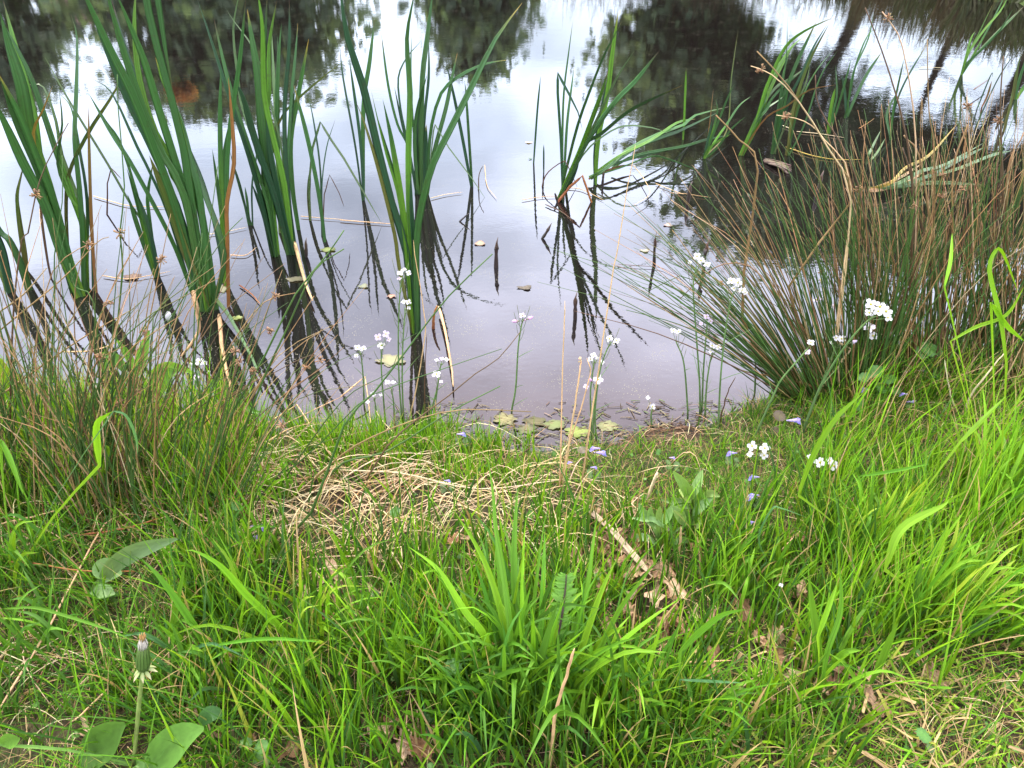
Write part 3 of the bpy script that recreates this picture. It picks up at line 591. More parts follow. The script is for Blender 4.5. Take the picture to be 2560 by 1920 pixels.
clump('single pair of cattail blades in the bright gap of sky', [('c1350 900 1380 700 1450 520 1590 280', 8, 'd', .0), ('c1350 900 1370 720 1400 560 1440 380', 7, 'm', .0), ('c1360 900 1330 740 1390 600', 8, 'm', .1)])
clump('far tall cattail near the top right corner', [
    ('c1810 480 1850 350 1950 200 2060 70 2120 -40', 9, 'l', .0), ('c1810 480 1860 330 1920 220 2010 30', 9, 'l', .1), ('c1812 480 1880 380 2000 250 2212 40', 8, 'm', .1), ('c1812 480 1850 400 1930 330 2060 190 2140 60', 9, 'm', .0), ('c1808 480 1835 380 1870 250 1900 200', 8, 'l', .1), ('c1812 480 1900 330 2000 150 2100 -50', 8, 'l', .2)])
clump('cattail cut off by the right edge below the top corner', [('c2150 640 2180 520 2212 420 2280 250', 14, 'm', .0), ('c2140 640 2160 500 2175 420', 12, 'v', .0), ('c2080 850 2130 650 2180 400 2200 330', 11, 'v', .0), ('c2160 640 2212 560 2300 450', 12, 'l', .0)])
clump('thin crossing cattail blades in front of the far tall cattail', [('c1900 820 1980 640 2060 480 2160 330', 5, 'd', .0), ('c1910 700 2000 480 2010 500', 5, 'd', .0), ('c1940 690 1975 620 2005 520', 8, 'o', .0)])
lying('uprooted cattail lying on the water with pale root end and yellow leaf', [
    ('c1210 1215 1400 1180 1550 1100 1700 1060 1950 920', 12, 'p', .1), ('c1215 1215 1400 1195 1600 1130 1850 1000 1950 950', 12, 'p', .06), ('c1215 1215 1350 1180 1450 1080 1600 1000 1780 800', 10, 'y', .1), ('c1220 1220 1400 1200 1650 1175 1960 1190', 13, 'p', .03),
    ('c1210 1225 1300 1215 1480 1150 1560 1110', 14, 't', .02), ('c1230 1215 1400 1150 1560 1050', 9, 't', .05), ('c1600 1140 1800 1080 2000 1000 2130 970', 10, 'p', .05), ('c1190 1050 1230 960 1290 840', 8, 'p', .1), ('c1190 1060 1260 990 1320 890', 8, 'p', .08)],
    (2170, 472), 'fallen_cattail', 'cattail', 'fallen cattails')

# ------------------------------------------------------------------ dead stalks, stumps and debris in the water
def stick(s, w, c, label, name='dead_reed_stalk', cat='dead stalk', group='dead reed stalks on the pond', dev=0, base='water', kink=False, flat=False, z=.008, mat='straw', arch=0, taper=.5, k=7, y0=None):
    if flat: P, seg = flat3(s, z, 12, kink=kink, arch=arch)
    else: P, seg = trace3(s, dev, base, 12, kink=kink, y0=y0)
    if not flat and base == 'water': P = np.vstack([P[0] - [0, 0, .12], P]); seg = np.r_[0, seg]
    mb = MB(); rr = pxw(P, w * .85) / 2 * (1 - (1 - taper) * seg); rr[-1] *= .3; rr[0] *= .6
    P = P + rng.normal(0, .0006, P.shape) * [1, 1, 0]; tube(mb, P, rr, leafcols(c), k)
    o = mb.build(name, mat); return tag(o, label, cat, group)
def stump(s, w, label):
    P, seg = trace3(s, 0, 'water', 8); P = np.vstack([P[0] - [0, 0, .15], P])
    r = pxw(P, w) / 2; r = .8 * r * np.array([random.uniform(.75, 1.25) for _ in r]); r[-1] *= .12; r[-2] *= .55; P[-1] += [.006, 0, .012]
    mb = MB(); tube(mb, P, r, [jit(BLK), jit((.03, .02, .014)), jit((.07, .04, .025))], 8)
    tag(mb.build('broken_reed_stump', 'wet'), label, 'stump', 'broken reed stumps standing in the pond')
stump('e1004 175 1005 60 b1007 1600 1008 1540', 13, 'dark broken stump in open water right of the centre clump')
stump('e1512 510 1513 430 1515 350', 12, 'black broken stump nearest the shore in the pale water')
stump('e2020 165 2022 60 b2026 1580 2028 1500', 9, 'short dark stump right of the fanned reflection')
stump('c48 1310 60 1240 70 1180', 10, 'dark stump behind the flowering stems at right')
stump('f150 205 165 60 c172 1620 175 1555', 12, 'tall reddish stump close behind the white flowers')
stump('b1300 1535 1330 1490 1355 1445', 9, 'slanted black stump left of the wide fan of reflections')
stump('b1688 1180 1692 1140 1697 1100', 8, 'small black stump at the foot of the fallen cattail')
stump('d1970 110 1968 50 1965 0', 9, 'small brown stump under the dense cattail clump')
stump('c880 1240 900 1180 915 1110', 11, 'dark leaning stump between the right hand rushes')
stick('b1400 1300 1480 1200 1560 1130 1600 1250 1640 1370 1680 1470', 9, 'r', 'red brown kinked stalk bent over beside the leaning cattail', kink=True, mat='straw')
stick('b1400 1300 1380 1240', 9, 'k', 'black rotten stem base under the leaning cattail', mat='wet')
WST = [('b1170 1285 1300 1265 1450 1262', 5, 't', 'thin pale straw floating left of the leaning cattail'), ('b1450 1205 1560 1220 1700 1290', 6, 't', 'pale straw curving right from the foot of the leaning cattail'),
       ('b580 1275 680 1250 790 1235', 5, 'w', 'pale straw floating right of the centre clump'), ('b0 1415 200 1430 340 1440', 7, 't', 'tan straw floating left of the tall centre clump'),
       ('a1930 1390 2050 1400 2212 1412', 5, 't', 'tan straw floating right of the dense cattail clump'), ('a600 1260 700 1290 850 1325 1080 1330', 7, 't', 'long tan stalk lying on bright water beside the biggest cattail'),
       ('a1320 1510 1450 1490 1590 1460', 5, 'w', 'pale straw floating behind the tall orange stem'), ('a1480 1640 1580 1640 1650 1590', 7, 't', 'curled straw in front of the dense cattail clump'),
       ('b930 1060 945 1190 1010 1280', 5, 't', 'pale bent straw in the open water at centre'), ('c680 945 850 1000 1000 1025 1170 1025', 7, 'y', 'yellow blade lying on dark water at right'),
       ('c750 845 900 860 1060 885', 4, 'w', 'white straw lying on dark water at right'), ('c1540 435 1700 435', 4, 'w', 'thin pale blade across the bright gap at right'),
       ('d660 230 800 250 900 240 1100 200', 7, 't', 'tan straw floating beside the biggest cattail'), ('d1540 290 1620 350 1670 410', 10, 'r', 'pinkish stalk lying in the water behind the orange stem'),
       ('e1250 1270 1330 1200', 3, 't', 'short straw by the floating leaves'), ('b2030 1180 2130 1220 2212 1250', 5, 't', 'tan straw floating at the left of the right hand rushes'),
       ('b2120 1240 2212 1245 c60 1250 200 1270', 4, 't', 'second tan straw reaching into the right hand rushes'), ('b1320 1315 1420 1360 1500 1420', 8, 'b', 'brown curled blade floating below the leaning cattail'),
       ('c1150 825 1210 790 1250 760', 5, 'o', 'small orange straw on dark water at right'), ('c640 800 720 830', 6, 'w', 'short pale straw behind the right hand rushes'),
       ('e1790 155 1900 165 2050 175 2130 210 2212 240', 4, 'b', 'thin brown stalk over the water between the flowers')]
for s, w, c, lb in WST: stick(s, w * .5, c, lb, flat=True, name='floating_straw', cat='straw', group='straws floating on the pond')
stick('d1240 330 1260 450 1280 560 1250 640 1150 770', 13, 't', 'tan split stalk bending at the foot of the biggest cattail', base='water', y0=at_z(490, 890)[1], mat='straw')
stick('d1410 480 1430 700 1490 990', 14, 't', 'thick orange tan stalk lying in the dark water before the biggest cattail', flat=True, z=.02)
stick('d1380 370 1480 500 1600 720 1660 850', 13, 'p', 'pale green stalk slanting down to the water right of the biggest cattail', flat=True, z=.05, mat='reed')
stick('d1890 0 1930 150 1970 290 2010 390', 12, 't', 'tan blade slanting into the water below the dense clump', flat=True, z=.03)
stick('e635 430 670 560 700 720 720 850 728 945', 9, 't', 'curved tan stalk right of the foot of the tall centre clump', flat=True, z=.03)
stick('e600 570 605 480 625 420', 10, 'r', 'rusty torn stalk end beside the foot of the centre clump', mat='straw')
stick('a1790 1400 1850 1480 1900 1540 1890 1640', 9, 't', 'tan drooping blade at the foot of the dense cattail clump', kink=True)
stick('a1700 1450 1650 1490 1690 1600 1700 1620', 9, 'r', 'brown broken blade at the left foot of the dense clump', kink=True)
stick('a690 1380 690 1180 715 1080 780 1150', 5, 'b', 'thin dark stalk bent over in bright water at left', kink=True)
stick('a2075 1480 2085 1250 2120 1125 2180 1240 2212 1330', 4, 'b', 'thin bent stalk in open water right of the dense clump', kink=True)
stick('b770 1425 830 1370', 6, 'k', 'black twig poking out of the water at centre', mat='wet')
stick('b890 1220 895 1120 920 1065', 4, 'b', 'short thin dark twig in open water at centre', mat='wet')
stick('b1300 1200 1320 1130 1370 1080 1445 1035 1480 1100 1525 1200', 4, 'b', 'thin dark arching stem before the leaning cattail', kink=False)
stick('b1890 1065 1960 1160 1990 1250 1890 1320', 3, 't', 'thin tan hoop of stem right of the fallen cattail', flat=True, z=.03)
stick('c1700 450 1650 600 1600 780 1570 990', 6, 't', 'tan dead stem slanting across the mirrored thick trunk', base='water', kink=False)
stick('c1890 575 1995 505', 5, 'b', 'grey brown twig in the bright water at far right', mat='wet', flat=True, z=.06)
# dead bird-shaped wad of reed debris
mb = MB()
for k in range(26):
    a = pts('c540 1030')[0]; b = pts('c700 1090')[0]; u = random.random(); q = at_z(a[0] + (b[0] - a[0]) * u * .3 + random.uniform(-6, 6), a[1] + (b[1] - a[1]) * u * .3 + random.uniform(-6, 6), .005 + random.random() * .015)
    q2 = at_z(b[0] + random.uniform(-14, 6), b[1] + random.uniform(-10, 10), random.uniform(.0, .02)); tube(mb, smooth([q, (q + q2) / 2 + [0, 0, .008], q2], 5), .004, [jit((.12, .085, .06), .3)] * 2, 5)
tag(mb.build('reed_debris', 'straw'), 'grey brown wad of rotten reed debris floating behind the right hand rushes', 'debris')

# floating leaves
mb = MB()
for k in range(900):
    px = random.uniform(980, 1900); p = at_z(px, 0 + random.uniform(1000, 1118), .003)
    if float(gz(p[0], p[1])) > .0 or random.random() > 1.15 - 4.5 * (np.interp(p[0], SHX, SHY) - p[1]) * -1: continue
    a = random.gauss(0, .8); l = random.uniform(.004, .03); d = np.array([math.cos(a), math.sin(a), 0]) * l
    c = random.choice([(.10, .07, .04), (.18, .13, .07), (.07, .05, .03), (.26, .22, .12), (.12, .15, .05)]); tube(mb, np.array([p - d, p + [0, 0, .001], p + d]), random.uniform(.0006, .0018), [jit(c, .3)] * 2, 4)
tag(mb.build('shore_debris', 'straw'), 'crumbs of rotten reed floating along the water edge', 'debris', kind='stuff')
def lobed(mb, c, r, cols, n=22, lob=.25, zamp=.004, ph=0, nl=5, asp=.8, nrm=None, curl=0.0):
    V = [c]; C = [cols[0]]; UV = [(.5, .5)]
    A, B, Nn = (np.array([1., 0, 0]), np.array([0, 1., 0]), np.array([0, 0, 1.])) if nrm is None else nrm
    for ring in (.5, 1.0):
        for k in range(n):
            a = 2 * math.pi * k / n; rr = r * ring * (1 + lob * math.sin(nl * a + ph) + .08 * math.sin(13 * a + ph))
            V.append(c + A * (math.cos(a) * rr) + B * (math.sin(a) * rr * asp) + Nn * (zamp * math.sin(a * 3 + ph) * ring + curl * r * (math.cos(a) * ring) ** 2)); C.append(cols[1] if ring == 1 else cols[0]); UV.append((.5 + .5 * ring * math.cos(a), .5 + .5 * ring * math.sin(a)))
    f = [(0, 1 + k, 1 + (k + 1) % n) for k in range(n)] + [(1 + k, 1 + n + k, 1 + n + (k + 1) % n, 1 + (k + 1) % n) for k in range(n)]
    mb.add(V, f, C, UV)
YG = (.26, .34, .07)
for s, wpx, c, lb in [('e1530 1230', 60, YG, 'yellow green lobed leaf floating at the shore behind the straws'), ('e1380 1185', 52, (.18, .24, .07), 'yellow green leaf floating left of the three straws'), ('e1720 1195', 50, (.24, .28, .12), 'pale green leaf floating at the shore right of the straws'),
                      ('e1250 1165', 55, (.14, .15, .05), 'olive rotting leaf floating near the shore'), ('e1060 1150', 55, (.2, .19, .09), 'tan green rotting leaf floating where the bank begins'), ('e1200 1215', 50, (.15, .16, .07), 'dull leaf half sunk beside the olive one'), ('e330 770', 66, (.3, .3, .15), 'pale yellowish leaf floating behind the flowers left of centre'),
                      ('e1190 305', 34, (.13, .12, .09), 'grey brown leaf floating in open water at centre'), ('e900 20', 26, (.4, .3, .2), 'small tan oak leaf floating in open water'), ('d2110 60', 36, (.22, .3, .07), 'green leaf floating right of the dense cattail clump'),
                      ('d1520 500', 26, (.3, .4, .1), 'small lime leaf floating beside the tall orange stem'), ('d1410 310', 44, (.26, .26, .12), 'pale scum covered leaf floating beside the tall orange stem'), ('e150 295', 24, (.3, .33, .2), 'pale leaf floating left of the centre clump'),
                      ('e330 360', 22, (.4, .26, .18), 'pinkish brown leaf floating behind the centre clump'), ('b1215 915', 18, (.6, .6, .55), 'whitish leaf floating far out in open water'), ('b1225 1020', 9, (.1, .2, .1), 'tiny green leaf floating at the lone thin reed'), ('b2110 1445', 20, (.35, .3, .25), 'tiny pale leaf floating at the right'),
                      ('b1960 1610', 22, (.4, .42, .3), 'pale yellowish leaf floating in the pale water at right'), ('d850 235', 36, (.16, .12, .08), 'brown leaf floating left of the biggest cattail'), ('d1900 250', 42, (.22, .22, .12), 'scum patch leaf under the dense clump reflection')]:
    p = pts(s)[0]; b = at_z(p[0], p[1], .004); r = wpx / 2 * np.linalg.norm(b - [0, 0, CAMH]) / F
    mb = MB(); lobed(mb, b, r * 1.0, [jit((c[0] * .75, c[1] * .7, c[2] * .7), .1), jit((c[0] * .5, c[1] * .45, c[2] * .5), .2)], n=36, ph=random.random() * 6, nl=random.choice([3, 5, 7]), lob=random.uniform(.10, .24), asp=random.uniform(.6, 1.0), zamp=.002)
    tag(mb.build('floating_leaf', 'dead' if c[0] > c[1] else 'leaf'), lb, 'leaf', 'leaves floating on the pond')

# ------------------------------------------------------------------ seed heads
def burst(mb, c, r, n=26, col=(.22, .13, .06), up=0.2):
    for k in range(n):
        d = norm(np.array([random.gauss(0, 1), random.gauss(0, 1), random.gauss(up, 1)])); e = c + d * r * random.uniform(.5, 1)
        tube(mb, np.array([c, (c + e) / 2 + d[::-1] * r * .1, e]), np.array([.0006, .0008, .0016]) * (r / .014), [jit(col, .3)] * 2, 4)
# ------------------------------------------------------------------ rush tussocks
RG = (.042, .092, .018); RT = (.20, .125, .05); RP = (.42, .31, .17); RB = (.09, .055, .028); RO = (.28, .20, .09)
def rush(root, P, r0, col, head=None, name='stem'):
    mb = MB(); t = np.linspace(0, 1, len(P)); c1 = jit(col, .2); c0 = jit((col[0] * .9 + .02, col[1] * .9 + .01, col[2] * .9), .2)
    tube(mb, P, r0 * (1 - .75 * t ** 1.5), [c0, c1, c1, (c1[0] * 1.3, c1[1] * 1.05, c1[2]), (.20, .12, .05)], 5); o = mb.build(name, 'rush', root)
    return o
def head_at(parent, root, q, r=.012, col=(.24, .14, .07)):
    ORG[parent.name] = ORG[root.name]; mb = MB(); burst(mb, q, r, 24, col); mb.build('seed_head', 'straw', parent)
def tussock(label, cx, cy, spread, n, lean0, lean1, hmin, hmax, group, greens=.5, droop=.15, yl=(-.25, .15), parts=95, seed=1, stub=.002):
    random.seed(seed); b = np.array([cx, cy, max(0, float(gz(cx, cy)))]); t = thing('rush_tussock', b, label, 'rushes', group); rest = MB(); cnt = 0
    for k in range(n):
        u = random.uniform(-1, 1); px = cx + u * spread + random.gauss(0, .01); py = cy + random.uniform(-1, 1) * spread * .45
        z = max(-.02, float(gz(px, py))); lean = lean0 + (lean1 - lean0) * (u * .5 + .5) + random.gauss(0, .10); ly = random.uniform(*yl)
        h = random.uniform(hmin, hmax); d = norm(np.array([math.sin(lean), ly, math.cos(lean)])); side = np.array([math.copysign(1, lean if abs(lean) > .05 else random.random() - .5), random.uniform(-.4, .4), 0])
        b0 = np.array([px, py, z]); dr = droop * random.random() ** 2 * h
        P = smooth([b0, b0 + d * h * .35 + [0, 0, .01], b0 + d * h * .7 + side * dr * .3, b0 + d * h + side * dr - np.array([0, 0, dr * .6])], 9)
        x = random.random(); col = RG if x < greens else (RT if x < greens + (1 - greens) * .45 else (RB if x < greens + (1 - greens) * .62 else (RO if x < greens + (1 - greens) * .85 else RP)))
        if k < parts:
            s = rush(t, P, stub * random.uniform(.7, 1.15), col)
            if k % 14 == 3: head_at(s, t, P[-3], .014)
        else:
            tt = np.linspace(0, 1, len(P)); tube(rest, P, stub * random.uniform(.65, 1.05) * (1 - .75 * tt ** 1.5), [jit(col, .25), jit(col, .25)], 4)
    if rest.n: o = rest.build('stem', 'rush', t); o['kind'] = 'stuff'
    return t
# big rush clumps on the right bank
B1 = hit(2080, 985); B2 = hit(2330, 960); B3 = hit(2600, 960)
T1 = tussock('big rush clump at right fanning left over the water', B1[0], B1[1], .15, 330, -.92, .12, .45, .95, 'rush clumps', .66, .16, (-.1, .3), seed=3, stub=.0025)
T2 = tussock('brown and green rush clump right of the big fan', B2[0], B2[1], .20, 340, -.42, .30, .5, 1.0, 'rush clumps', .60, .12, (-.05, .35), seed=4, stub=.0026)
T3 = tussock('mostly brown rush clump cut by the right edge', B3[0], B3[1], .22, 300, -.30, .35, .5, 1.0, 'rush clumps', .45, .12, (-.05, .35), seed=5, stub=.0026)
def rtrace(root, s, w, col, dev=.05, base='ground', head=None, y0=None, n=12):
    P, seg = trace3(s, dev, base, n, y0=y0 if y0 else ORG[root.name][1]); mb = MB(); Rr = pxw(P, w) / 2 * (1 - .6 * seg)
    if P[0][2] > float(gz(P[0][0], P[0][1])) + .03:
        g = ORG[root.name] + np.array([random.uniform(-.08, .08), random.uniform(-.05, .05), 0]); g[2] = max(0, float(gz(g[0], g[1]))); Q = smooth([g, g * .55 + P[0] * .45 + np.array([0, 0, .01]), P[0]], 6)[:-1]; P = np.vstack([Q, P]); Rr = np.r_[np.full(len(Q), Rr[0]), Rr]
    tube(mb, P, Rr, [jit(col, .15)] * 3, 6); o = mb.build('stem', 'rush', root)
    if head is not None: head_at(o, root, P[int(head * (len(P) - 1))], .016)
for s, w, c, h in [('f700 900 400 500 c500 1100 c380 900 230 740', 9, RT, None), ('f900 800 700 300 c1100 1300 980 1000 700 560 495 330', 8, RT, None), ('f1000 700 c1100 1300 950 950 760 650 590 480 455 425', 6, RP, .98), ('f1000 600 c1100 1200 930 900 800 780 620 740', 5, RP, .97),
                   ('f1450 800 c1500 1400 1460 900 1350 480 1250 200 1190 50', 7, RB, None), ('f1500 800 c1520 1200 1500 700 1430 300 1370 170 1300 75', 6, RP, .98), ('f1600 800 c1640 1100 1600 700 1590 250', 5, RT, None), ('f1700 700 c1560 1100 1440 870', 9, RT, None),
                   ('f1900 700 c1880 1400 1860 900 1845 620', 5, RP, .98), ('f2100 700 c2080 1300 2060 700 2080 360', 7, RB, None), ('f2000 700 c2060 1200 2050 900 2045 740', 5, RB, .98), ('f1800 800 c1750 1200 1850 800', 8, RT, None),
                   ('f1750 800 c1500 1200 1430 950', 9, RB, None), ('f2150 800 c2100 1200 2212 850', 9, RT, None), ('f1300 800 c1150 1200 900 700 870 480', 6, RB, None)]:
    rtrace(T1 if pts(s)[0][0] < 2220 else T2, s, w, c, .1, head=h)
for s, w, c in [('f800 1000 500 720 250 520 0 405', 4, RG), ('f820 1000 500 800 250 660 0 545 e2000 490 1840 450', 4, RG), ('f780 980 480 560 200 330 0 230 e2000 320 1835 250', 4, RG), ('f760 940 600 600 400 350 200 180 0 80', 4, RG), ('f800 980 600 880 480 860 370 830', 6, RT),
                ('f780 960 520 600 300 300 150 200 0 0 c-50 1480', 5, RT), ('f900 900 600 350 450 170 280 155 150 230 0 380', 5, RT), ('f1100 700 1000 640 960 500 930 350 900 250', 6, RP), ('f770 950 560 700 380 470 130 300', 4, RT), ('f790 1000 640 940 520 860', 4, RG)]:
    rtrace(T1, s, w, c, .05)
# left bank rushes
B4 = hit(140, 1260); B5 = hit(430, 1300); B6 = hit(-180, 1300)
T4 = tussock('dark rush clump standing at the left edge of the bank', B4[0], B4[1], .22, 150, -.10, .50, .46, .92, 'rush clumps', .62, .25, (-.05, .3), seed=6, stub=.0023)
T5 = tussock('rush clump mixed with flowers right of the dark left edge clump', B5[0], B5[1], .21, 120, -.12, .55, .38, .80, 'rush clumps', .70, .3, (-.05, .3), seed=7, stub=.0021)
T6 = tussock('rush clump just past the left edge of the picture', B6[0], B6[1], .16, 150, -.15, .35, .35, .66, 'rush clumps', .6, .2, (-.05, .35), seed=8, stub=.0021)
LR = [('g1650 330 1900 100 d2212 1190 e220 980 480 640 700 360 980 90', 8, RG, None), ('d1230 1640 1500 1100 1700 750 1900 350 2100 100 a2212 1480', 8, RG, None), ('d1430 1640 1650 1000 1850 560 2020 200 a2212 1600', 8, RG, None),
      ('g1450 420 1800 150 e0 1290 400 1080 700 900 1050 920', 0, RG, None), ('d2000 1640 2212 1430 e300 1360 700 1110 1030 940', 6, RG, None), ('d1500 1640 1900 1450 2212 1150 e200 1000 600 850 1040 700', 4, RG, None),
      ('d1750 1650 e0 1050 300 860 370 740', 4, RG, None), ('e110 1650 300 1330 500 1150 700 1000 870 860 1020 760 1160 590', 5, RB, .0), ('d1900 1650 e0 1390 200 1270 500 1150 800 1090 1230 1105', 5, RT, None),
      ('d1100 1640 1300 1100 1250 800 1330 100 a1350 1450 1400 1070', 5, RG, None), ('d600 1640 900 900 1100 500 1430 0 a1560 1400', 5, RG, None), ('d700 1640 730 800 790 200 a770 1500 800 1200 760 700 755 480', 6, RG, .55),
      ('d150 1400 500 1250 900 830 1280 300', 5, RT, None), ('d0 580 400 250 620 20 700 -20', 5, RT, None), ('d190 1400 200 900 260 500 340 200 500 60 620 20', 5, RT, .99), ('d60 1500 70 900 90 400 140 0 a180 1500 230 1250 300 1050 440 790', 6, RB, .78),
      ('d1240 1400 1500 950 1680 600 1750 590', 5, RT, .98), ('d1100 1500 1300 1000 1500 650 1700 400 1900 340', 5, RT, .85), ('d1000 1500 1500 1000 1750 860 2000 740 2080 800', 4, RB, .97), ('d800 1450 900 1000 940 500 1000 200 1060 100', 5, RT, .97),
      ('d1300 1450 1600 1000 1900 700 2060 590', 5, RT, None), ('d1350 1450 1700 1100 2000 870 2212 690', 4, RB, None), ('d1180 1500 1500 1200 1800 700 2020 360', 5, RT, None), ('d0 1000 500 650 860 440', 6, RT, None), ('d0 460 150 350 300 180', 5, RT, None),
      ('d880 1640 940 1200 970 800 985 500', 7, RG, None), ('d560 1640 640 1000 600 400 480 300 450 150', 7, RG, None), ('d340 1600 320 1000 350 400 a350 1640 400 1300 400 1000', 5, RG, None), ('d900 1500 1150 1150 1200 950 a1700 1640', 3, RB, None),
      ('d500 1600 700 1250 820 1020 870 880', 6, RT, None), ('d150 1640 210 1200 200 880 110 0 a70 1440', 0, RB, None), ('d1150 1650 1200 1300 1240 900 1250 480 1280 230 a1300 1500', 5, RG, None)]
for s, w, c, h in LR:
    if w: rtrace(T5 if pts(s)[0][0] > 250 else T4, s, w, c, .1, head=h, y0=min(hit(*pts(s)[0])[1], 1.75) if pts(s)[0][1] < 1236 else hit(*pts(s)[0])[1])

# ------------------------------------------------------------------ grass
def in_box(px, py, x0, y0, x1, y1, soft=60):
    a = np.clip((px - x0) / soft + .5, 0, 1) * np.clip((x1 - px) / soft + .5, 0, 1) * np.clip((py - y0) / soft + .5, 0, 1) * np.clip((y1 - py) / soft + .5, 0, 1); return a
def blob(px, py, cx, cy, rx, ry): return np.exp(-(((px - cx) / rx) ** 2 + ((py - cy) / ry) ** 2))
def blades(name, N, K, h, w, az, lean, bend, base, cols, twist, label, cut=None, mat='grass', tipk=1.6):
    """N grass blades as one mesh, all arrays; K points along each"""
    t = np.linspace(0, 1, K)[None, :, None]; D = np.stack([np.cos(az), np.sin(az), 0 * az], 1)[:, None]
    hz = h[:, None, None]; ln = lean[:, None, None]; bd = bend[:, None, None]
    Zv = np.array([0, 0, 1.0])
    P = base[:, None] + D * hz * (ln * t + bd * t ** 2) + Zv * hz * (t * (1 - .35 * ln) - .55 * bd * t ** 2.2)
    sa = az + math.pi / 2 + twist; S = np.stack([np.cos(sa), np.sin(sa), .25 * np.sin(sa * 3)], 1)[:, None]
    pr = (1 - t ** tipk) * (.55 + .45 * np.minimum(1, t * 4)); 
    if cut is not None: pr = np.where(cut[:, None, None], .9 + 0 * t, pr)
    hw = w[:, None, None] * pr / 2
    Nn = np.cross(S, D + Zv * .5); V = np.stack([P - S * hw, P + Nn * hw * .35, P + S * hw], 2).reshape(-1, 3)
    i = np.arange(N)[:, None, None] * (K * 3) + np.arange(K - 1)[None, :, None] * 3 + np.arange(2)[None, None, :]
    Q = np.stack([i, i + 1, i + 4, i + 3], -1).reshape(-1, 4)
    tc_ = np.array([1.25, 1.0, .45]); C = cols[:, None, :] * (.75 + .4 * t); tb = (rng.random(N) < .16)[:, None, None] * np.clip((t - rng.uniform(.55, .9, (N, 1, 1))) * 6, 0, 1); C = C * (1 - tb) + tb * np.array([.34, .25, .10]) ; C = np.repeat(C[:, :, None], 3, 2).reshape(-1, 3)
    uv = np.stack(np.broadcast_arrays(np.array([0, .5, 1.0])[None, None, :] + rng.random((N, 1, 1)) * 9, t * np.ones((1, 1, 3))), -1).reshape(-1, 2)
    me = bpy.data.meshes.new(name); me.vertices.add(len(V)); me.vertices.foreach_set('co', V.astype(np.float32).ravel())
    me.loops.add(Q.size); me.loops.foreach_set('vertex_index', Q.astype(np.int32).ravel()); me.polygons.add(len(Q))
    me.polygons.foreach_set('loop_start', np.arange(0, Q.size, 4, dtype=np.int32)); me.update(calc_edges=True)
    finish(me, C, uv); me.materials.append(M[mat])
    o = bpy.data.objects.new(name, me); COL.objects.link(o); tag(o, label, 'grass', kind='stuff'); return o
def scatter(n, x0, x1, y0, y1): return rng.uniform(x0, x1, n), rng.uniform(y0, y1, n)
LITTER = [(1640, 1530, 120, 130), (1540, 1390, 70, 70), (1600, 1440, 70, 60), (1000, 1850, 150, 70), (1900, 1640, 160, 60), (850, 1500, 110, 60), (2080, 1720, 120, 50), (1650, 1640, 70, 60), (200, 1830, 160, 60), (620, 1850, 120, 50), (1960, 1330, 60, 40), (2020, 1480, 60, 40), (560, 1700, 90, 50)]
def litter(px, py):
    r = np.zeros_like(px)
    for b in LITTER: r = np.maximum(r, blob(px, py, *b))
    return r
def straw_mat(px, py): return np.clip(blob(px, py, 950, 1290, 420, 120) * 1.3 + blob(px, py, 500, 1250, 300, 110) + blob(px, py, 120, 1680, 200, 60) * .6, 0, 1)
# green mixes (albedo)
GC = np.array([(.075, .19, .014), (.115, .27, .012), (.048, .13, .014), (.165, .33, .014), (.040, .105, .022), (.22, .26, .04)])
def gcols(n, p): 
    k = rng.choice(len(GC), n, p=np.array(p) / sum(p)); c = GC[k] * rng.uniform(.78, 1.25, (n, 1)) * rng.uniform(.92, 1.08, (n, 3)); return c
STR = np.array([.42, .30, .15])
def lawn(name, n0, reg, hmin, hmax, wmin, wmax, pcol, label, x0=-2.3, x1=2.6, y0=.35, y1=2.35, ln=(.1, .5), bd=(.0, .6), az=None, azs=3.14, K=6, tuft=0, straw=.06, cutf=0, clip=True, zmin=.004, brown=.0):
    x, y = scatter(n0, x0, x1, y0, y1)
    if tuft:
        g = rng.integers(0, n0 // tuft + 1, n0); tx, ty = scatter(n0 // tuft + 1, x0, x1, y0, y1); rr = .018 * rng.random(n0) ** .7 * (1 + hmax * 3); ta = rng.random(n0) * 6.28
        x = tx[g] + rr * np.cos(ta); y = ty[g] + rr * np.sin(ta); taz = ta
    z = gz(x, y); px, py = to_px(x, y, z); k = reg(px, py) * (z > zmin); keep = rng.random(n0) < k
    x, y, z = x[keep], y[keep], z[keep]; n = len(x)
    h = rng.uniform(hmin, hmax, n) * (.75 + .5 * vnoise(x, y, 6, 9)); w = wmin + (wmax - wmin) * rng.random(n) ** 1.6
    if az is None: a = rng.uniform(0, 6.28, n)
    else: a = az + rng.normal(0, azs, n)
    if tuft: a = np.where(rng.random(n) < .7, taz[keep] + rng.normal(0, .5, n), a)
    c = gcols(n, pcol); s = rng.random(n) < straw; c[s] = STR * rng.uniform(.6, 1.2, (s.sum(), 1))
    cut = rng.random(n) < cutf
    lean = rng.uniform(*ln, n); bend = rng.uniform(*bd, n)
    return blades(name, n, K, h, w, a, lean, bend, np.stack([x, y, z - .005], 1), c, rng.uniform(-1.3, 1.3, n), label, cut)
front = lambda px, py: in_box(px, py, 560, 900, 1560, 1260) * (1 - .85 * in_box(px, py, 1320, 1040, 1560, 1150, 50)) 
bare = lambda px, py: np.clip(in_box(px, py, 1480, 1060, 1760, 1118, 24) + in_box(px, py, 1300, 1060, 1500, 1108, 24), 0, 1)
lawn('fine_grass', 60000, lambda px, py: (1 - .9 * straw_mat(px, py)) * (1 - .92 * litter(px, py)) * (1 - bare(px, py)) * (.35 + .65 * in_box(px, py, 1250, 1080, 2100, 1500, 200)), .04, .11, .0022, .0045, (3, 3, 3, 1.5, 2, .5), 'short fine green grass covering the bank', tuft=12, brown=.1, straw=.08)
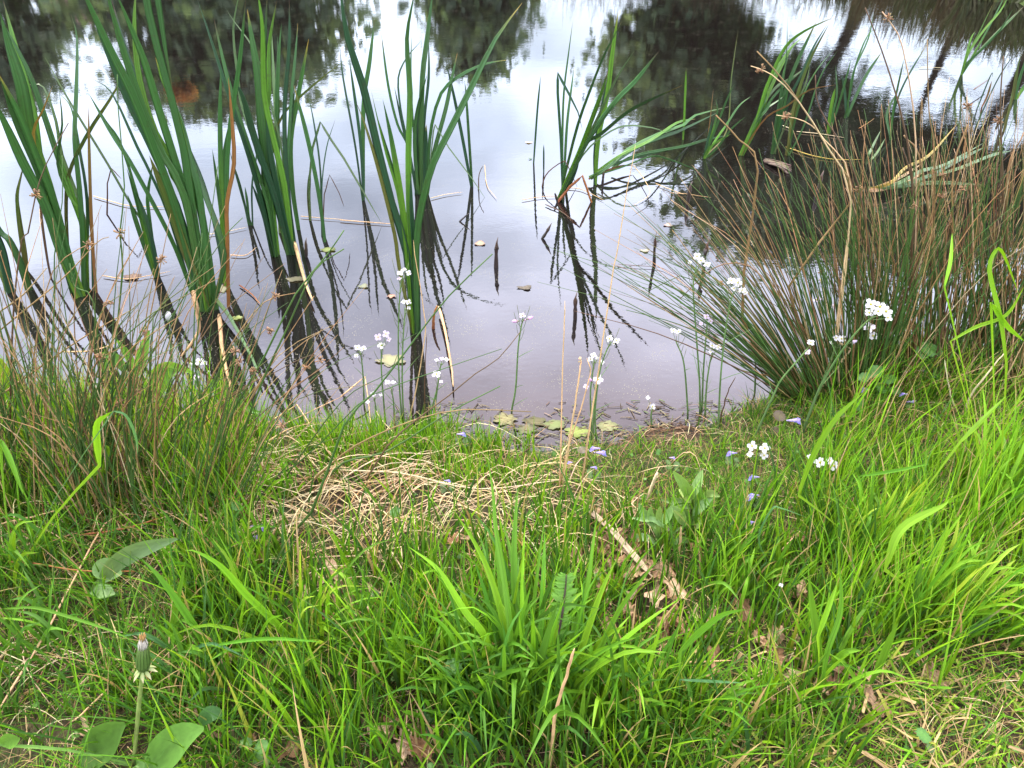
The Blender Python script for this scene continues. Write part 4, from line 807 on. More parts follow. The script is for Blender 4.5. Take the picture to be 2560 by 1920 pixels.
lawn('low_grass', 95000, lambda px, py: (1 - .9 * straw_mat(px, py)) * (1 - .9 * litter(px, py)) * (1 - bare(px, py)), .025, .06, .0018, .0035, (2, 3, 3, 1.5, 2, .8), 'low matted grass between the taller blades', straw=.34, ln=(.3, 1.1), K=4)
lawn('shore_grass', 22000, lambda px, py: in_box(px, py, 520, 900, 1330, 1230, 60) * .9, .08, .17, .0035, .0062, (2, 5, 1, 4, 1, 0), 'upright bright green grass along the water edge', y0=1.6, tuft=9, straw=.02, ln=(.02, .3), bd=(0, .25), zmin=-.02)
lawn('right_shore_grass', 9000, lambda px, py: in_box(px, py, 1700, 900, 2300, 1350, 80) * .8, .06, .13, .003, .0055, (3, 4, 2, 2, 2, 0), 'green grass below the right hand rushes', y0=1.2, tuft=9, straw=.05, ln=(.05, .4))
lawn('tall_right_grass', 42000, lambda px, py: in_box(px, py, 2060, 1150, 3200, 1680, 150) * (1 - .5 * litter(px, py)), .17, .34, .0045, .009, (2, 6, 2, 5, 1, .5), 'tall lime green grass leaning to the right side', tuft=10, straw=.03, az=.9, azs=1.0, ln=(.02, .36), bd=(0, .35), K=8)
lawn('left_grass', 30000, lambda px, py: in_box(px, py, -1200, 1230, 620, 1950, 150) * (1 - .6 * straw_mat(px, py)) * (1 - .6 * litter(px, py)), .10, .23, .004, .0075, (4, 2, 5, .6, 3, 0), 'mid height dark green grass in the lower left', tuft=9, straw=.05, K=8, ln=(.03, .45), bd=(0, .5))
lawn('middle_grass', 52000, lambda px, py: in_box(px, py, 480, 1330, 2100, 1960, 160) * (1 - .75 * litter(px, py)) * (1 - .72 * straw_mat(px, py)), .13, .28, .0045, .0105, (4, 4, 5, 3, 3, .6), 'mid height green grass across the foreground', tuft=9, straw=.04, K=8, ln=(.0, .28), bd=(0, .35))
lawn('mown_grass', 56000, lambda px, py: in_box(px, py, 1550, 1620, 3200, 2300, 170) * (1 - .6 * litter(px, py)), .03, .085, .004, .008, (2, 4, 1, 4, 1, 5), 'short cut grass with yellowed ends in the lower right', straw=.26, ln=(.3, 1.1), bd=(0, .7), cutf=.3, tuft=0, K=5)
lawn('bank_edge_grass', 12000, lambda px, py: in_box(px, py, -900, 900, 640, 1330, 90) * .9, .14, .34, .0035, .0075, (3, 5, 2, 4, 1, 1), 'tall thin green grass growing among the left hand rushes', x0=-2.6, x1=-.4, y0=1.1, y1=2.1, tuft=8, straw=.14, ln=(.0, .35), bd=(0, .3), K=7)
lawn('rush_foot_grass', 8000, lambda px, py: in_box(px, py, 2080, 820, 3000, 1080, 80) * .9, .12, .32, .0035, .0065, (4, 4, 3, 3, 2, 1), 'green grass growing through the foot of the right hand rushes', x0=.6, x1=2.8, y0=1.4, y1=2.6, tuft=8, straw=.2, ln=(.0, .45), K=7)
# dry straw mat
def straws(name, n0, reg, label, l0=.08, l1=.30, z0=.015, z1=.07, az=0.2, azs=.9, r=(.0007, .0015), x0=-2.2, x1=2.4, y0=.4, y1=2.3, dark=False):
    x, y = scatter(n0, x0, x1, y0, y1); z = gz(x, y); px, py = to_px(x, y, z); keep = (rng.random(n0) < reg(px, py)) & (z > -.01); mb = MB()
    for X, Y in zip(x[keep], y[keep]):
        a = random.gauss(az, azs); l = random.uniform(l0, l1); zz = random.uniform(z0, z1); d = np.array([math.cos(a), math.sin(a), 0]); s = np.array([-d[1], d[0], 0]); c = random.gauss(0, .06) * l
        Q = []
        for u, cz in ((-.5, random.uniform(-.6, .6)), (-.15, 1), (.2, 1), (.5, random.uniform(-.9, .9))):
            q = np.array([X, Y, 0]) + d * u * l + s * c * (1 - 4 * u * u); q[2] = max(0, float(gz(q[0], q[1]))) + zz * max(.1, cz); Q.append(q)
        cc = (.60, .47, .27) if random.random() < .6 else random.choice([(.36, .22, .10), (.58, .48, .30), (.25, .14, .06)])
        if dark: cc = random.choice([(.16, .09, .045), (.10, .055, .03), (.24, .15, .08), (.07, .04, .022)])
        P = smooth(Q, 6); tube(mb, P, np.linspace(1, .5, len(P)) * random.uniform(*r), [jit(cc, .2)] * 2, 4)
    o = mb.build(name, 'straw'); tag(o, label, 'straw', kind='stuff')
straws('dry_straw', 13500, lambda px, py: straw_mat(px, py) * .95, 'tangle of dry tan straw lying on the bank', z1=.075, r=(.0008, .0018))
straws('scattered_straw', 4200, lambda px, py: .5 + 0 * px, 'loose dry straws scattered through the grass', l0=.03, l1=.16, z1=.03, azs=3, r=(.0005, .0012))
straws('shore_litter', 2000, lambda px, py: bare(px, py), 'brown crumbs of reed litter on the bare shore', dark=True, l0=.015, l1=.07, z0=.001, z1=.006, azs=.6, r=(.0008, .002), y0=1.6, y1=2.1, x0=.0, x1=1.2)

# ------------------------------------------------------------------ grass tussocks with broad blades
def attach(P, W, b, gap=.03):
    if np.linalg.norm(P[0] - b) < gap: return P, W
    Q = smooth([b, b + (P[0] - b) * .5 + np.array([0, 0, .02]), P[0]], 5)[:-1]
    return np.vstack([Q, P]), np.r_[np.linspace(.25, .6, len(Q)) * max(W[0], W[2] * .6), W]
def gtuss(label, bpx, specs, extra, hr, wpx, group='lush grass tussocks', cols=('m', 'l'), seed=1, spread=.05, ln=.36, az=None):
    random.seed(seed); b = hit(*bpx); t = thing('grass_tussock', b, label, 'grass tussock', group)
    for s, w, c, dev in specs:
        P, seg = trace3(s, dev, 'ground', 14, y0=b[1] + random.uniform(-.03, .03)); roll = random.uniform(-.6, .6); mb = MB()
        W = pxw(P, w) * blade_profile(seg, .55, .45) / max(.6, math.cos(roll)); W = W * .70; P, W = attach(P, W, b); ribbon(mb, P, W + .0004, leafgrass(c), roll, fold=.3, twist=random.uniform(-.8, .8)); mb.build('blade', 'grass', t)
    for k in range(extra):
        a = random.uniform(0, 6.28) if az is None else random.gauss(az, .8); h = random.uniform(*hr); l = abs(random.gauss(0, ln)); q = b + np.array([random.gauss(0, spread), random.gauss(0, spread * .6), 0]); q[2] = float(gz(q[0], q[1])) - .005
        d = np.array([math.cos(a) * l, math.sin(a) * l, 1]); d = d / np.linalg.norm(d); dr = random.random() ** 1.5 * .35
        P = smooth([q, q + d * h * .4, q + d * h * .75 + np.array([math.cos(a), math.sin(a), -.4]) * h * dr * .4, q + d * h + np.array([math.cos(a), math.sin(a), -1.1]) * h * dr], 10)
        roll = random.uniform(-1, 1); mb = MB(); ribbon(mb, P, random.uniform(*wpx) * blade_profile(np.linspace(0, 1, len(P)), .6, .4) + .0003, leafgrass(random.choice(cols)), roll, fold=.3, twist=random.uniform(-1, 1)); mb.build('blade', 'grass', t)
    return t
GL = {'d': (.055, .15, .018), 'm': (.085, .21, .016), 'l': (.14, .30, .016), 'y': (.24, .36, .03), 'b': (.06, .15, .05), 's': (.45, .33, .16)}
def leafgrass(c):
    a = jit(GL[c[0]], .15); cols = [(a[0] * 1.3, a[1] * 1.05, a[2] * 1.4)] + [a] * 3
    return cols
gtuss('biggest lush grass tussock in the middle foreground with broad upright blades', (1330, 1790), [
    ('h1000 1300 1040 900 1000 500 950 200 935 0 900 -250', 22, 'm', .3), ('h1100 1300 1080 800 1060 400 1080 0 1100 -60', 24, 'm', .3), ('h1120 1300 1110 700 1120 300 1140 100', 22, 'l', .25), ('h1150 1400 1160 900 1200 500 1240 200 1270 60', 18, 'm', .25),
    ('h1080 1350 1000 800 920 500 830 300 690 80', 24, 'l', .2), ('h1050 1350 1000 900 960 550 870 400 a2900 1', 0, 'l', .2), ('h1000 1400 900 900 760 700 600 450 420 310', 24, 'l', .1), ('h1200 1400 1220 900 1240 500 1250 200', 22, 'm', .25),
    ('h1250 1400 1400 900 1500 600 1540 300 1560 150', 20, 'm', .2), ('h1300 1400 1450 1000 1550 700 1620 520 1690 380', 24, 'l', .1), ('h1300 1400 1550 1000 1700 700 1850 500 1960 350', 20, 'm', .1), ('h1350 1350 1600 1000 1850 780 2080 620', 22, 'l', .05),
    ('h1000 1350 1020 1100 950 900 870 930 ', 0, 'm', .1), ('h1040 1450 1000 1300 900 1180 830 1080 ', 20, 'l', -.05), ('h950 1190 930 1100 890 1000 900 860 920 830', 26, 'l', .0), ('h1100 1400 1250 900 1300 700 1370 560', 14, 'm', .2),
    ('h1150 1400 1180 1200 1250 900 1330 640', 32, 'd', -.05), ('h1330 1420 1500 1200 1650 1080 1800 1000 1960 900', 20, 'm', .0), ('h1340 1430 1560 1300 1750 1230 1970 1165', 22, 'l', -.05), ('h1080 1420 900 1100 760 900 600 700 540 640', 18, 'l', .0),
    ('h1050 1450 850 1300 680 1200 480 1390', 0, 'm', 0), ('h1080 1300 1090 700 1030 300 980 150', 20, 'm', .3), ('h1120 1300 1000 700 960 300 940 30', 22, 'm', .3), ('h1230 1350 1280 700 1330 400 1370 300', 14, 'l', .25), ('h1220 1350 1320 800 1440 450 1490 350', 16, 'l', .2)][0:25] if False else
    [s for s in [
    ('h1000 1300 1040 900 1000 500 950 200 935 0 900 -250', 22, 'm', .3), ('h1100 1300 1080 800 1060 400 1080 0 1100 -60', 24, 'm', .3), ('h1120 1300 1110 700 1120 300 1140 100', 22, 'l', .25), ('h1150 1400 1160 900 1200 500 1240 200 1270 60', 18, 'm', .25),
    ('h1080 1350 1000 800 920 500 830 300 690 80', 24, 'l', .2), ('h1000 1400 900 900 760 700 600 450 420 310', 24, 'l', .1), ('h1200 1400 1220 900 1240 500 1250 200', 22, 'm', .25),
    ('h1250 1400 1400 900 1500 600 1540 300 1560 150', 20, 'm', .2), ('h1300 1400 1450 1000 1550 700 1620 520 1690 380', 24, 'l', .1), ('h1300 1400 1550 1000 1700 700 1850 500 1960 350', 20, 'm', .1), ('h1350 1350 1600 1000 1850 780 2080 620', 22, 'l', .05),
    ('h1040 1450 1000 1300 900 1180 830 1080', 20, 'l', -.05), ('h950 1190 930 1100 890 1000 900 860 920 830', 26, 'l', .0), ('h1100 1400 1250 900 1300 700 1370 560', 14, 'm', .2),
    ('h1150 1400 1180 1200 1250 900 1330 640', 32, 'd', -.05), ('h1330 1420 1500 1200 1650 1080 1800 1000 1960 900', 20, 'm', .0), ('h1340 1430 1560 1300 1750 1230 1970 1165', 22, 'l', -.05), ('h1080 1420 900 1100 760 900 600 700 540 640', 18, 'l', .0),
    ('h1080 1300 1090 700 1030 300 980 150', 20, 'm', .3), ('h1120 1300 1000 700 960 300 940 30', 22, 'm', .3), ('h1230 1350 1280 700 1330 400 1370 300', 14, 'l', .25), ('h1220 1350 1320 800 1440 450 1490 350', 16, 'l', .2)]],
    78, (.18, .40), (.006, .0115), cols=('m', 'm', 'd', 'l', 'd'), seed=21, spread=.075, ln=.30)
TU = [((760, 1640), 'bright grass tussock left of the biggest one, blades leaning left', [('g1880 1100 1750 850 1500 600 1350 430 1200 340 1130 330', 22, 'l', .0), ('g1870 1050 1700 800 1500 650 1400 400 1280 240', 18, 'l', .1), ('g1850 1000 1820 700 1850 500', 24, 'l', .05), ('g1700 950 1600 700 1560 500 1520 400', 16, 'l', .1), ('g1880 1160 1780 1070 1690 1010 1630 900', 20, 'y', .0)], 46, (.14, .30), ('l', 'l', 'y', 'm'), -.4),
      ((960, 1560), 'grass tussock between the straw and the biggest tussock', [('h330 950 330 800 340 640', 20, 'd', .05), ('h350 900 420 800 470 720 540 710', 20, 'm', .0), ('h540 940 530 850 520 720', 16, 'm', .0), ('h130 1080 250 1090 480 1110 520 1140', 14, 'l', -.05), ('h100 900 60 600 50 400', 18, 'l', .1)], 40, (.12, .26), ('l', 'm', 'm'), None),
      ((470, 1700), 'dark grass tussock behind the dandelion', [('g1400 1180 1250 900 1080 640 960 480 860 380', 22, 'm', .05), ('g1020 1250 1040 900 1070 700 1130 400', 22, 'm', .1), ('g1260 920 1500 880 1700 870 1960 890', 12, 'm', -.1), ('g1070 1020 1100 960 1160 920 1240 950', 20, 'l', -.05), ('g1400 1130 1200 1080 1060 1010 930 940', 14, 'm', 0)], 46, (.12, .26), ('m', 'd', 'b'), None),
      ((110, 1660), 'grass tussock at the lower left edge with blades arching over', [('g260 1250 350 1300 390 1500', 16, 'l', -.1), ('g0 690 200 680 400 730 700 830 830 900', 10, 'm', -.05), ('g0 740 200 770 400 860', 8, 'l', 0)], 46, (.12, .25), ('m', 'd', 'd'), None),
      ((40, 1440), 'grass tussock under the left rushes with pale arching blades', [('d640 1450 620 1200 680 1130 720 1105', 24, 'l', .0), ('d730 1100 800 1120 850 1200 880 1300 885 1380', 9, 'p' if False else 'b', 0), ('d0 1280 60 1400 150 1640', 26, 'm', -.1)], 40, (.12, .28), ('m', 'd', 'l'), None),
      ((270, 1290), 'bright blades growing beside the curled brown leaf', [('d680 1640 670 1500 690 1350 660 1350 590 1480', 18, 'l', 0), ('d470 1640 550 1550 650 1480 700 1470', 14, 'l', 0), ('d610 1400 640 1200 720 1100', 20, 'l', 0), ('d950 1640 1100 1550 1240 1490', 12, 'b', 0)], 22, (.08, .18), ('l', 'm'), None),
      ((2040, 1740), 'tall grass plant with wide blades and dew drops at lower right', [('i870 1200 840 900 800 600 785 480', 26, 'm', .05), ('i860 1190 900 950 980 700 975 430', 16, 'm', .1), ('i880 1150 1050 800 1200 600', 16, 'm', .1), ('i870 1100 1000 960 1110 940', 26, 'l', 0), ('i1160 1140 1210 1050 1270 900 1330 770', 22, 'm', 0), ('i840 860 880 750 960 530', 20, 'l', .05)], 26, (.10, .22), ('m', 'l'), None),
      ((2330, 1560), 'lime grass tussock at the right edge with blades streaming right', [('i1300 800 1200 600 1100 490', 18, 'l', .05), ('i1250 450 1350 200 1600 60 1640 20', 26, 'l', .1), ('i1500 780 1700 650 1900 560 2098 520', 22, 'l', 0), ('i1630 840 1800 780 2000 710 2098 680', 16, 'y', 0), ('i1560 1040 1650 1030 1770 1020', 18, 'y', 0), ('i1250 760 1200 500 1160 330', 18, 'l', .1)], 60, (.18, .34), ('l', 'l', 'y', 'm'), .5),
      ((2180, 1420), 'lime grass tussock in front of the right hand rushes', [('f1150 1520 1400 1480 1600 1440', 10, 'm', 0), ('f1800 1300 1900 1200 2100 1000', 20, 'l', .05), ('f760 1640 850 1400 1000 1150 1180 980', 18, 'l', .05)], 66, (.16, .30), ('l', 'l', 'y', 'm'), .7),
      ((2480, 1330), 'lime grass tussock at the right edge behind the orange leaf', [('f2100 800 2060 500 1990 200 2030 70 2080 90 2180 350', 16, 'l', .1), ('f1700 300 1740 130 c1750 1500', 12, 'l', .1), ('f2000 400 2100 550 2212 650', 18, 'l', 0), ('f1740 650 1900 560 2100 480 2212 300', 12, 'l', 0)], 70, (.2, .4), ('l', 'l', 'm'), .6),
      ((1690, 1800), 'grass tussock right of the fallen cane in the foreground', [('i0 950 100 850 250 730 400 690', 26, 'm', 0), ('i380 1400 420 1100 420 820', 14, 'l', .05), ('i0 1120 200 1130 380 1140', 10, 'b', 0)], 44, (.10, .22), ('m', 'l', 'd'), None),
      ((1850, 1500), 'grass tussock beside the dead leaves in the right foreground', [('i600 950 620 700 610 400 600 180', 16, 'l', .1), ('i530 400 480 250 560 80 620 75 770 130', 8, 'b', 0)], 46, (.10, .22), ('m', 'l'), .8),
      ((1180, 1850), 'low tussock at the bottom edge below the biggest one', [('h60 1640 110 1300 120 1000 130 880', 16, 'm', 0), ('h480 1380 600 1300 750 1230', 16, 'm', 0), ('h560 1560 800 1550 1100 1530', 14, 'd', 0)], 40, (.08, .2), ('m', 'd', 'b'), None),
      ((1500, 1800), 'lush tussock touching the right foot of the biggest one', [], 60, (.18, .36), ('m', 'l', 'd'), None), ((1290, 1730), 'dense upright tussock directly behind the biggest one', [], 90, (.22, .40), ('m', 'm', 'd', 'l'), None), ((1200, 1810), 'dense dark tussock in front of the biggest one', [], 80, (.14, .30), ('d', 'm', 'd'), None), ((1120, 1740), 'lush tussock touching the left foot of the biggest one', [], 60, (.14, .28), ('m', 'l', 'm'), None),
      ((560, 1430), 'thin grass tussock between the blue flowers and the straw', [], 36, (.12, .24), ('m', 'd', 'l'), None), ((700, 1250), 'thin grass tussock rising through the straw mat', [], 26, (.10, .2), ('l', 'm'), None)]
for i, (bp, lb, sp2, ex, hr, cl, az) in enumerate(TU):
    gtuss(lb, bp, sp2, ex, hr, (.005, .0095), cols=cl, seed=40 + i, spread=.05, az=None if az is None else az)
random.seed(99)

# ------------------------------------------------------------------ cuckoo flowers
NUM = ['leftmost', 'second', 'third']
def petals4(mb, c, nrm, r, tint, ang=0, cup=.25):
    nrm = norm(np.array(nrm, float)); a = norm(np.cross(nrm, [.3, .1, 1.0])); b = np.cross(nrm, a)
    for k in range(4):
        an = ang + k * math.pi / 2 + random.uniform(-.12, .12); d = a * math.cos(an) + b * math.sin(an) + nrm * cup
        leafsheet(mb, c, d, nrm, r * random.uniform(.92, 1.05), r * .80, [(tint[0] * .95, tint[1] * .97, tint[2] * .7), tint, tint], bend=.18, n=7, prof=lambda t: np.clip((t * 1.9 + .12), 0, 1) ** 1.1 * np.sqrt(np.clip(1 - ((t - .62) / .42).clip(0, 1) ** 2.4, 0.03, 1)), cup=.05, notch=.10)
WH = (.50, .50, .52); LI = (.50, .42, .56); PK = (.62, .38, .62)
def cuckoo(label, stem, flowers, buds=(), dev=0.0, pods=6, leaves=3, base='ground', w=5):
    P, seg = trace3(stem, dev, base, 14); t = thing('cuckoo_flower', P[0], label, 'wild flower', 'pale cuckoo flowers along the water edge')
    P2 = P.copy(); P2[0, 2] -= .02; mb = MB(); tube(mb, P2, pxw(P, w) / 2 * (1 - .35 * seg), [(.10, .17, .06), (.09, .17, .05), (.12, .19, .06)], 6); mb.build('stem', 'rush', t)
    yt = P[-1][1]
    for i, (s, dpx, tint, *rest) in enumerate(flowers):
        p = pts(s)[0]; c = at_y(p[0], p[1], yt + random.uniform(-.012, .012)); r = .36 * dpx * np.linalg.norm(c - [0, 0, CAMH]) / F
        toc = norm(np.array([0, 0, CAMH]) - c); face = rest[0] if rest else .6
        nrm = norm(toc * face + np.array([random.gauss(0, .25), random.gauss(0, .2), .9 * (1 - face) + .25])); cc = c + nrm * .001
        q = P[-2 - (i % 2)]; mb = MB(); petals4(mb, cc, nrm, r * 1.05, tint, random.random() * 1.5, .28); 
        lowend = cc - nrm * r * .35; 
        fo = mb.build('flower', 'petal', t)
        ORG[fo.name] = ORG[t.name]
        mb = MB(); tube(mb, np.array([cc - nrm * r * .05, cc + nrm * r * .12, cc + nrm * r * .28]), np.array([r * .2, r * .2, r * .1]), [(.40, .42, .06), (.48, .42, .05)], 6); mb.build('flower_centre', 'petal', fo)
        mb = MB(); tube(mb, smooth([q, (q + lowend) / 2 + [0, 0, -.002], lowend], 5), .0007, [(.12, .19, .06)] * 2, 5); tube(mb, np.array([lowend, lowend + nrm * r * .18, cc]), np.array([.0008, r * .16, r * .14]), [(.14, .2, .05), (.2, .24, .06)], 6); mb.build('calyx', 'rush', fo)
    for s, dpx, tint in buds:
        p = pts(s)[0]; c = at_y(p[0], p[1], yt); r = dpx / 2 * np.linalg.norm(c - [0, 0, CAMH]) / F; q = P[-2]; d = norm(c - q)
        mb = MB(); tube(mb, np.array([c - d * r, c - d * r * .4, c, c + d * r * .6, c + d * r]), np.array([.15, .4, .5, .4, .1]) * r, [(.2, .24, .06), tint, tint], 7); tube(mb, np.array([q, (q + c - d * r) / 2, c - d * r]), .0007, [(.12, .19, .06)] * 2, 5); mb.build('bud', 'petal', t)
    Lh = np.linalg.norm(P[-1] - P[0])
    for k in range(pods):
        u = .97 - .38 * (k + .5) / max(pods, 1); i0 = int(u * (len(P) - 1)); q = P[i0]; a = k * 2.4; l = Lh * random.uniform(.10, .15)
        e = q + np.array([math.cos(a) * l * .42, math.sin(a) * l * .42, l]); mb = MB(); tube(mb, smooth([q, q + (e - q) * .35 + np.array([math.cos(a), math.sin(a), 0]) * l * .1, e], 5), np.array([.0005, .0005, .0009, .0009, .0009, .0004][:5] if False else .0008), [(.10, .16, .05), (.09, .10, .05)], 4); mb.build('seed_pod', 'rush', t)
    for k in range(leaves):
        u = .12 + .16 * k; q = P[int(u * (len(P) - 1))]; a = random.random() * 6.28; l = Lh * .12; mb = MB()
        P3 = smooth([q, q + np.array([math.cos(a), math.sin(a), .9]) * l * .6, q + np.array([math.cos(a) * 1.2, math.sin(a) * 1.2, 1.0]) * l], 6); ribbon(mb, P3, np.array([.001, .002, .002, .0018, .0015, .001, .0006][:len(P3)]), [(.08, .17, .04)] * 2, .3); mb.build('leaf', 'leaf', t)
    return t
cuckoo('tallest cuckoo flower left of centre with two heads before the centre clump', 'e400 1170 380 900 375 600 385 350 400 240', [('e385 215', 22, WH), ('e410 195', 22, WH), ('e440 212', 20, WH), ('e380 250', 16, LI)], pods=8)
cuckoo('cuckoo flower close right of the tallest one, head level with its middle', 'e410 1170 400 900 405 650 420 440', [('e410 400', 20, WH), ('e440 400', 20, WH), ('e442 438', 14, WH)], pods=8)
cuckoo('pinkish white cuckoo flower with a full head left of the centre clump', 'e290 1150 270 900 265 760 275 670', [('e245 625', 26, LI), ('e295 605', 26, LI), ('e265 680', 28, WH), ('e315 640', 18, LI)], pods=5)
cuckoo('cuckoo flower with a wide two petalled head at the left of the centre group', 'e155 1080 150 900 140 780 130 720', [('e112 692', 22, WH), ('e150 700', 24, WH), ('e105 745', 18, WH)], pods=5)
cuckoo('cuckoo flower seen from the side right of the foot of the centre clump', 'e560 1200 600 1050 625 950 635 890', [('e620 865', 32, WH, .2), ('e650 912', 16, LI, .2)], pods=3)
cuckoo('cuckoo flower with closed white buds just above the side view one', 'e600 1170 620 1000 640 850 652 790', [('e622 775', 18, WH, .3), ('e685 770', 18, WH, .3), ('e655 765', 16, LI, .3)], pods=3)
cuckoo('low cuckoo flower nodding under the long green rush', 'e350 1180 345 1050 330 950', [('e303 915', 20, WH, .3), ('e340 918', 20, WH, .3)], pods=3)
cuckoo('lowest cuckoo flower of the centre left group', 'e240 1180 230 1080 220 1010', [('e215 990', 20, WH), ('e178 1042', 14, WH), ('e262 998', 12, WH)], pods=3)
cuckoo('pink tinged cuckoo flower with two purple buds standing alone against the water', 'e1100 1110 1130 950 1145 700 1165 560 1178 510', [('e1172 488', 26, LI, .35)], [('e1128 522', 18, PK), ('e1220 502', 18, PK), ('e1190 515', 10, PK)], pods=9, base='water')
cuckoo('white cuckoo flower beside the tall straws, head touching the tallest straw', 'e1650 1300 1640 1100 1670 850 1710 720 1745 655', [('e1735 635', 26, WH), ('e1778 650', 24, WH), ('e1760 668', 16, WH)], pods=7)
cuckoo('white cuckoo flower between the broken straw and the tallest straw', 'e1620 1250 1610 1000 1625 850 1635 770', [('e1630 742', 22, WH), ('e1612 768', 20, WH), ('e1685 788', 18, WH), ('e1655 760', 14, WH)], pods=5)
cuckoo('pinkish cuckoo flower low on the tall straws', 'e1625 1300 1630 1150 1640 1000 1640 930', [('e1660 898', 34, (.80, .74, .82)), ('e1580 945', 20, LI)], [('e1612 900', 14, PK)], pods=4)
cuckoo('small white four petalled flower facing the camera at the shore', 'e2005 1200 2000 1130 2008 1085', [('e2010 1073', 24, WH, 1.0), ('e1980 1015', 16, WH, .4)], pods=0)
cuckoo('white cuckoo flower with one broad bloom above the pale water', 'e2240 1150 2212 800 2160 650', [('e2142 585', 22, WH, .4), ('e2178 590', 22, WH, .4)], pods=4)
cuckoo('tall cuckoo flower with a tilted head before the reddish stump', 'f130 1130 125 900 100 550 85 300 105 170', [('f110 105', 26, WH, .8), ('f135 135', 28, WH, .8), ('f62 145', 16, WH, .4), ('f175 160', 24, WH, .4)], pods=9)
cuckoo('tall cuckoo flower with two white heads right of the reddish stump', 'f245 1250 260 900 290 600 330 380 370 300', [('f330 265', 28, WH), ('f370 275', 30, WH), ('f345 315', 22, WH), ('f400 325', 26, WH), ('f420 340', 18, WH)], pods=9)
cuckoo('pale cuckoo flower half way down between the two tall ones', 'f140 1120 150 850 165 650 175 530', [('f170 495', 22, LI), ('f195 522', 18, LI), ('f135 540', 14, LI)], pods=5)
cuckoo('white cuckoo flower below the half way one with a yellow centre', 'f160 1150 170 950 190 800 210 720', [('f205 682', 24, WH), ('f245 690', 22, WH), ('f198 718', 16, WH)], pods=5)
cuckoo('faint small cuckoo flower against the water left of the rushes', 'f480 1000 485 850 488 690', [('f470 665', 16, WH), ('f505 668', 16, WH)], pods=2)
cuckoo('lilac cuckoo flower in front of the dark rushes', 'f900 800 940 640 945 520 915 430', [('f880 388', 24, LI), ('f905 378', 18, LI)], pods=3, w=4)
cuckoo('small nodding lilac cuckoo flower right of the lilac one', 'f880 800 930 620 960 480 965 440', [('f990 425', 20, LI, .3)], pods=2, w=4)
cuckoo('largest white cuckoo flower head before the right hand rushes', 'f780 1260 900 950 1050 700 1180 545 1250 490', [('f1225 415', 36, WH, .8), ('f1285 430', 36, WH, .8), ('f1325 460', 36, WH, .7), ('f1215 470', 28, WH, .7), ('f1275 460', 32, WH, .8), ('f1335 500', 28, WH, .6)], pods=5, w=7, dev=-.05)
cuckoo('cuckoo flower with two round pale blooms just below the largest head', 'f1180 1000 1200 800 1225 660 1230 620', [('f1218 562', 34, (.82, .76, .84), .9), ('f1240 618', 32, WH, .7)], pods=3)
cuckoo('white cuckoo flower head left of the two round blooms', 'f850 1050 950 820 1000 680', [('f1000 632', 24, WH), ('f1040 637', 26, WH), ('f972 662', 14, WH, .3)], [('f1117 655', 16, LI)], pods=4)
cuckoo('cuckoo flower on a long pale slanting stem at the left foot of the rushes', 'f470 1290 600 1000 650 900 760 770 820 700', [('f840 662', 26, WH, .4), ('f820 722', 20, LI, .3)], pods=2, w=6)
cuckoo('white cuckoo flower low in the grass, left of the two front heads', 'f480 1560 490 1450 500 1375', [('f465 1325', 32, WH, 1), ('f545 1340', 34, WH, 1), ('f540 1385', 28, WH, .9), ('f450 1378', 22, WH, .5)], pods=2, dev=-.03)
cuckoo('white cuckoo flower low in the grass, right of the two front heads', 'f880 1600 890 1520 895 1460', [('f835 1398', 22, WH, .5), ('f900 1432', 36, WH, 1.2), ('f965 1420', 24, WH, .6), ('f988 1452', 32, WH, .8)], pods=2, dev=-.03)
cuckoo('closed white cuckoo flower cup alone before the biggest cattail', 'd1110 850 1100 700 1090 560', [], [('d1084 495', 30, WH)], pods=2, w=4)
cuckoo('white cuckoo flower over the broad leaves at left', 'd1280 1100 1285 950 1285 830', [('d1285 785', 28, WH), ('d1315 790', 18, WH)], [('d1233 803', 16, WH)], pods=3, w=4)
cuckoo('small pale cuckoo flower directly below the one over the broad leaves', 'd1240 1150 1250 1000 1255 900', [('d1258 888', 24, LI, .3)], [('d1340 850', 12, WH)], pods=3, w=4)
cuckoo('tiny white flower among the grass at lower right', 'i560 950 590 700 610 570', [('i615 545', 14, WH, .5)], pods=0, w=4)

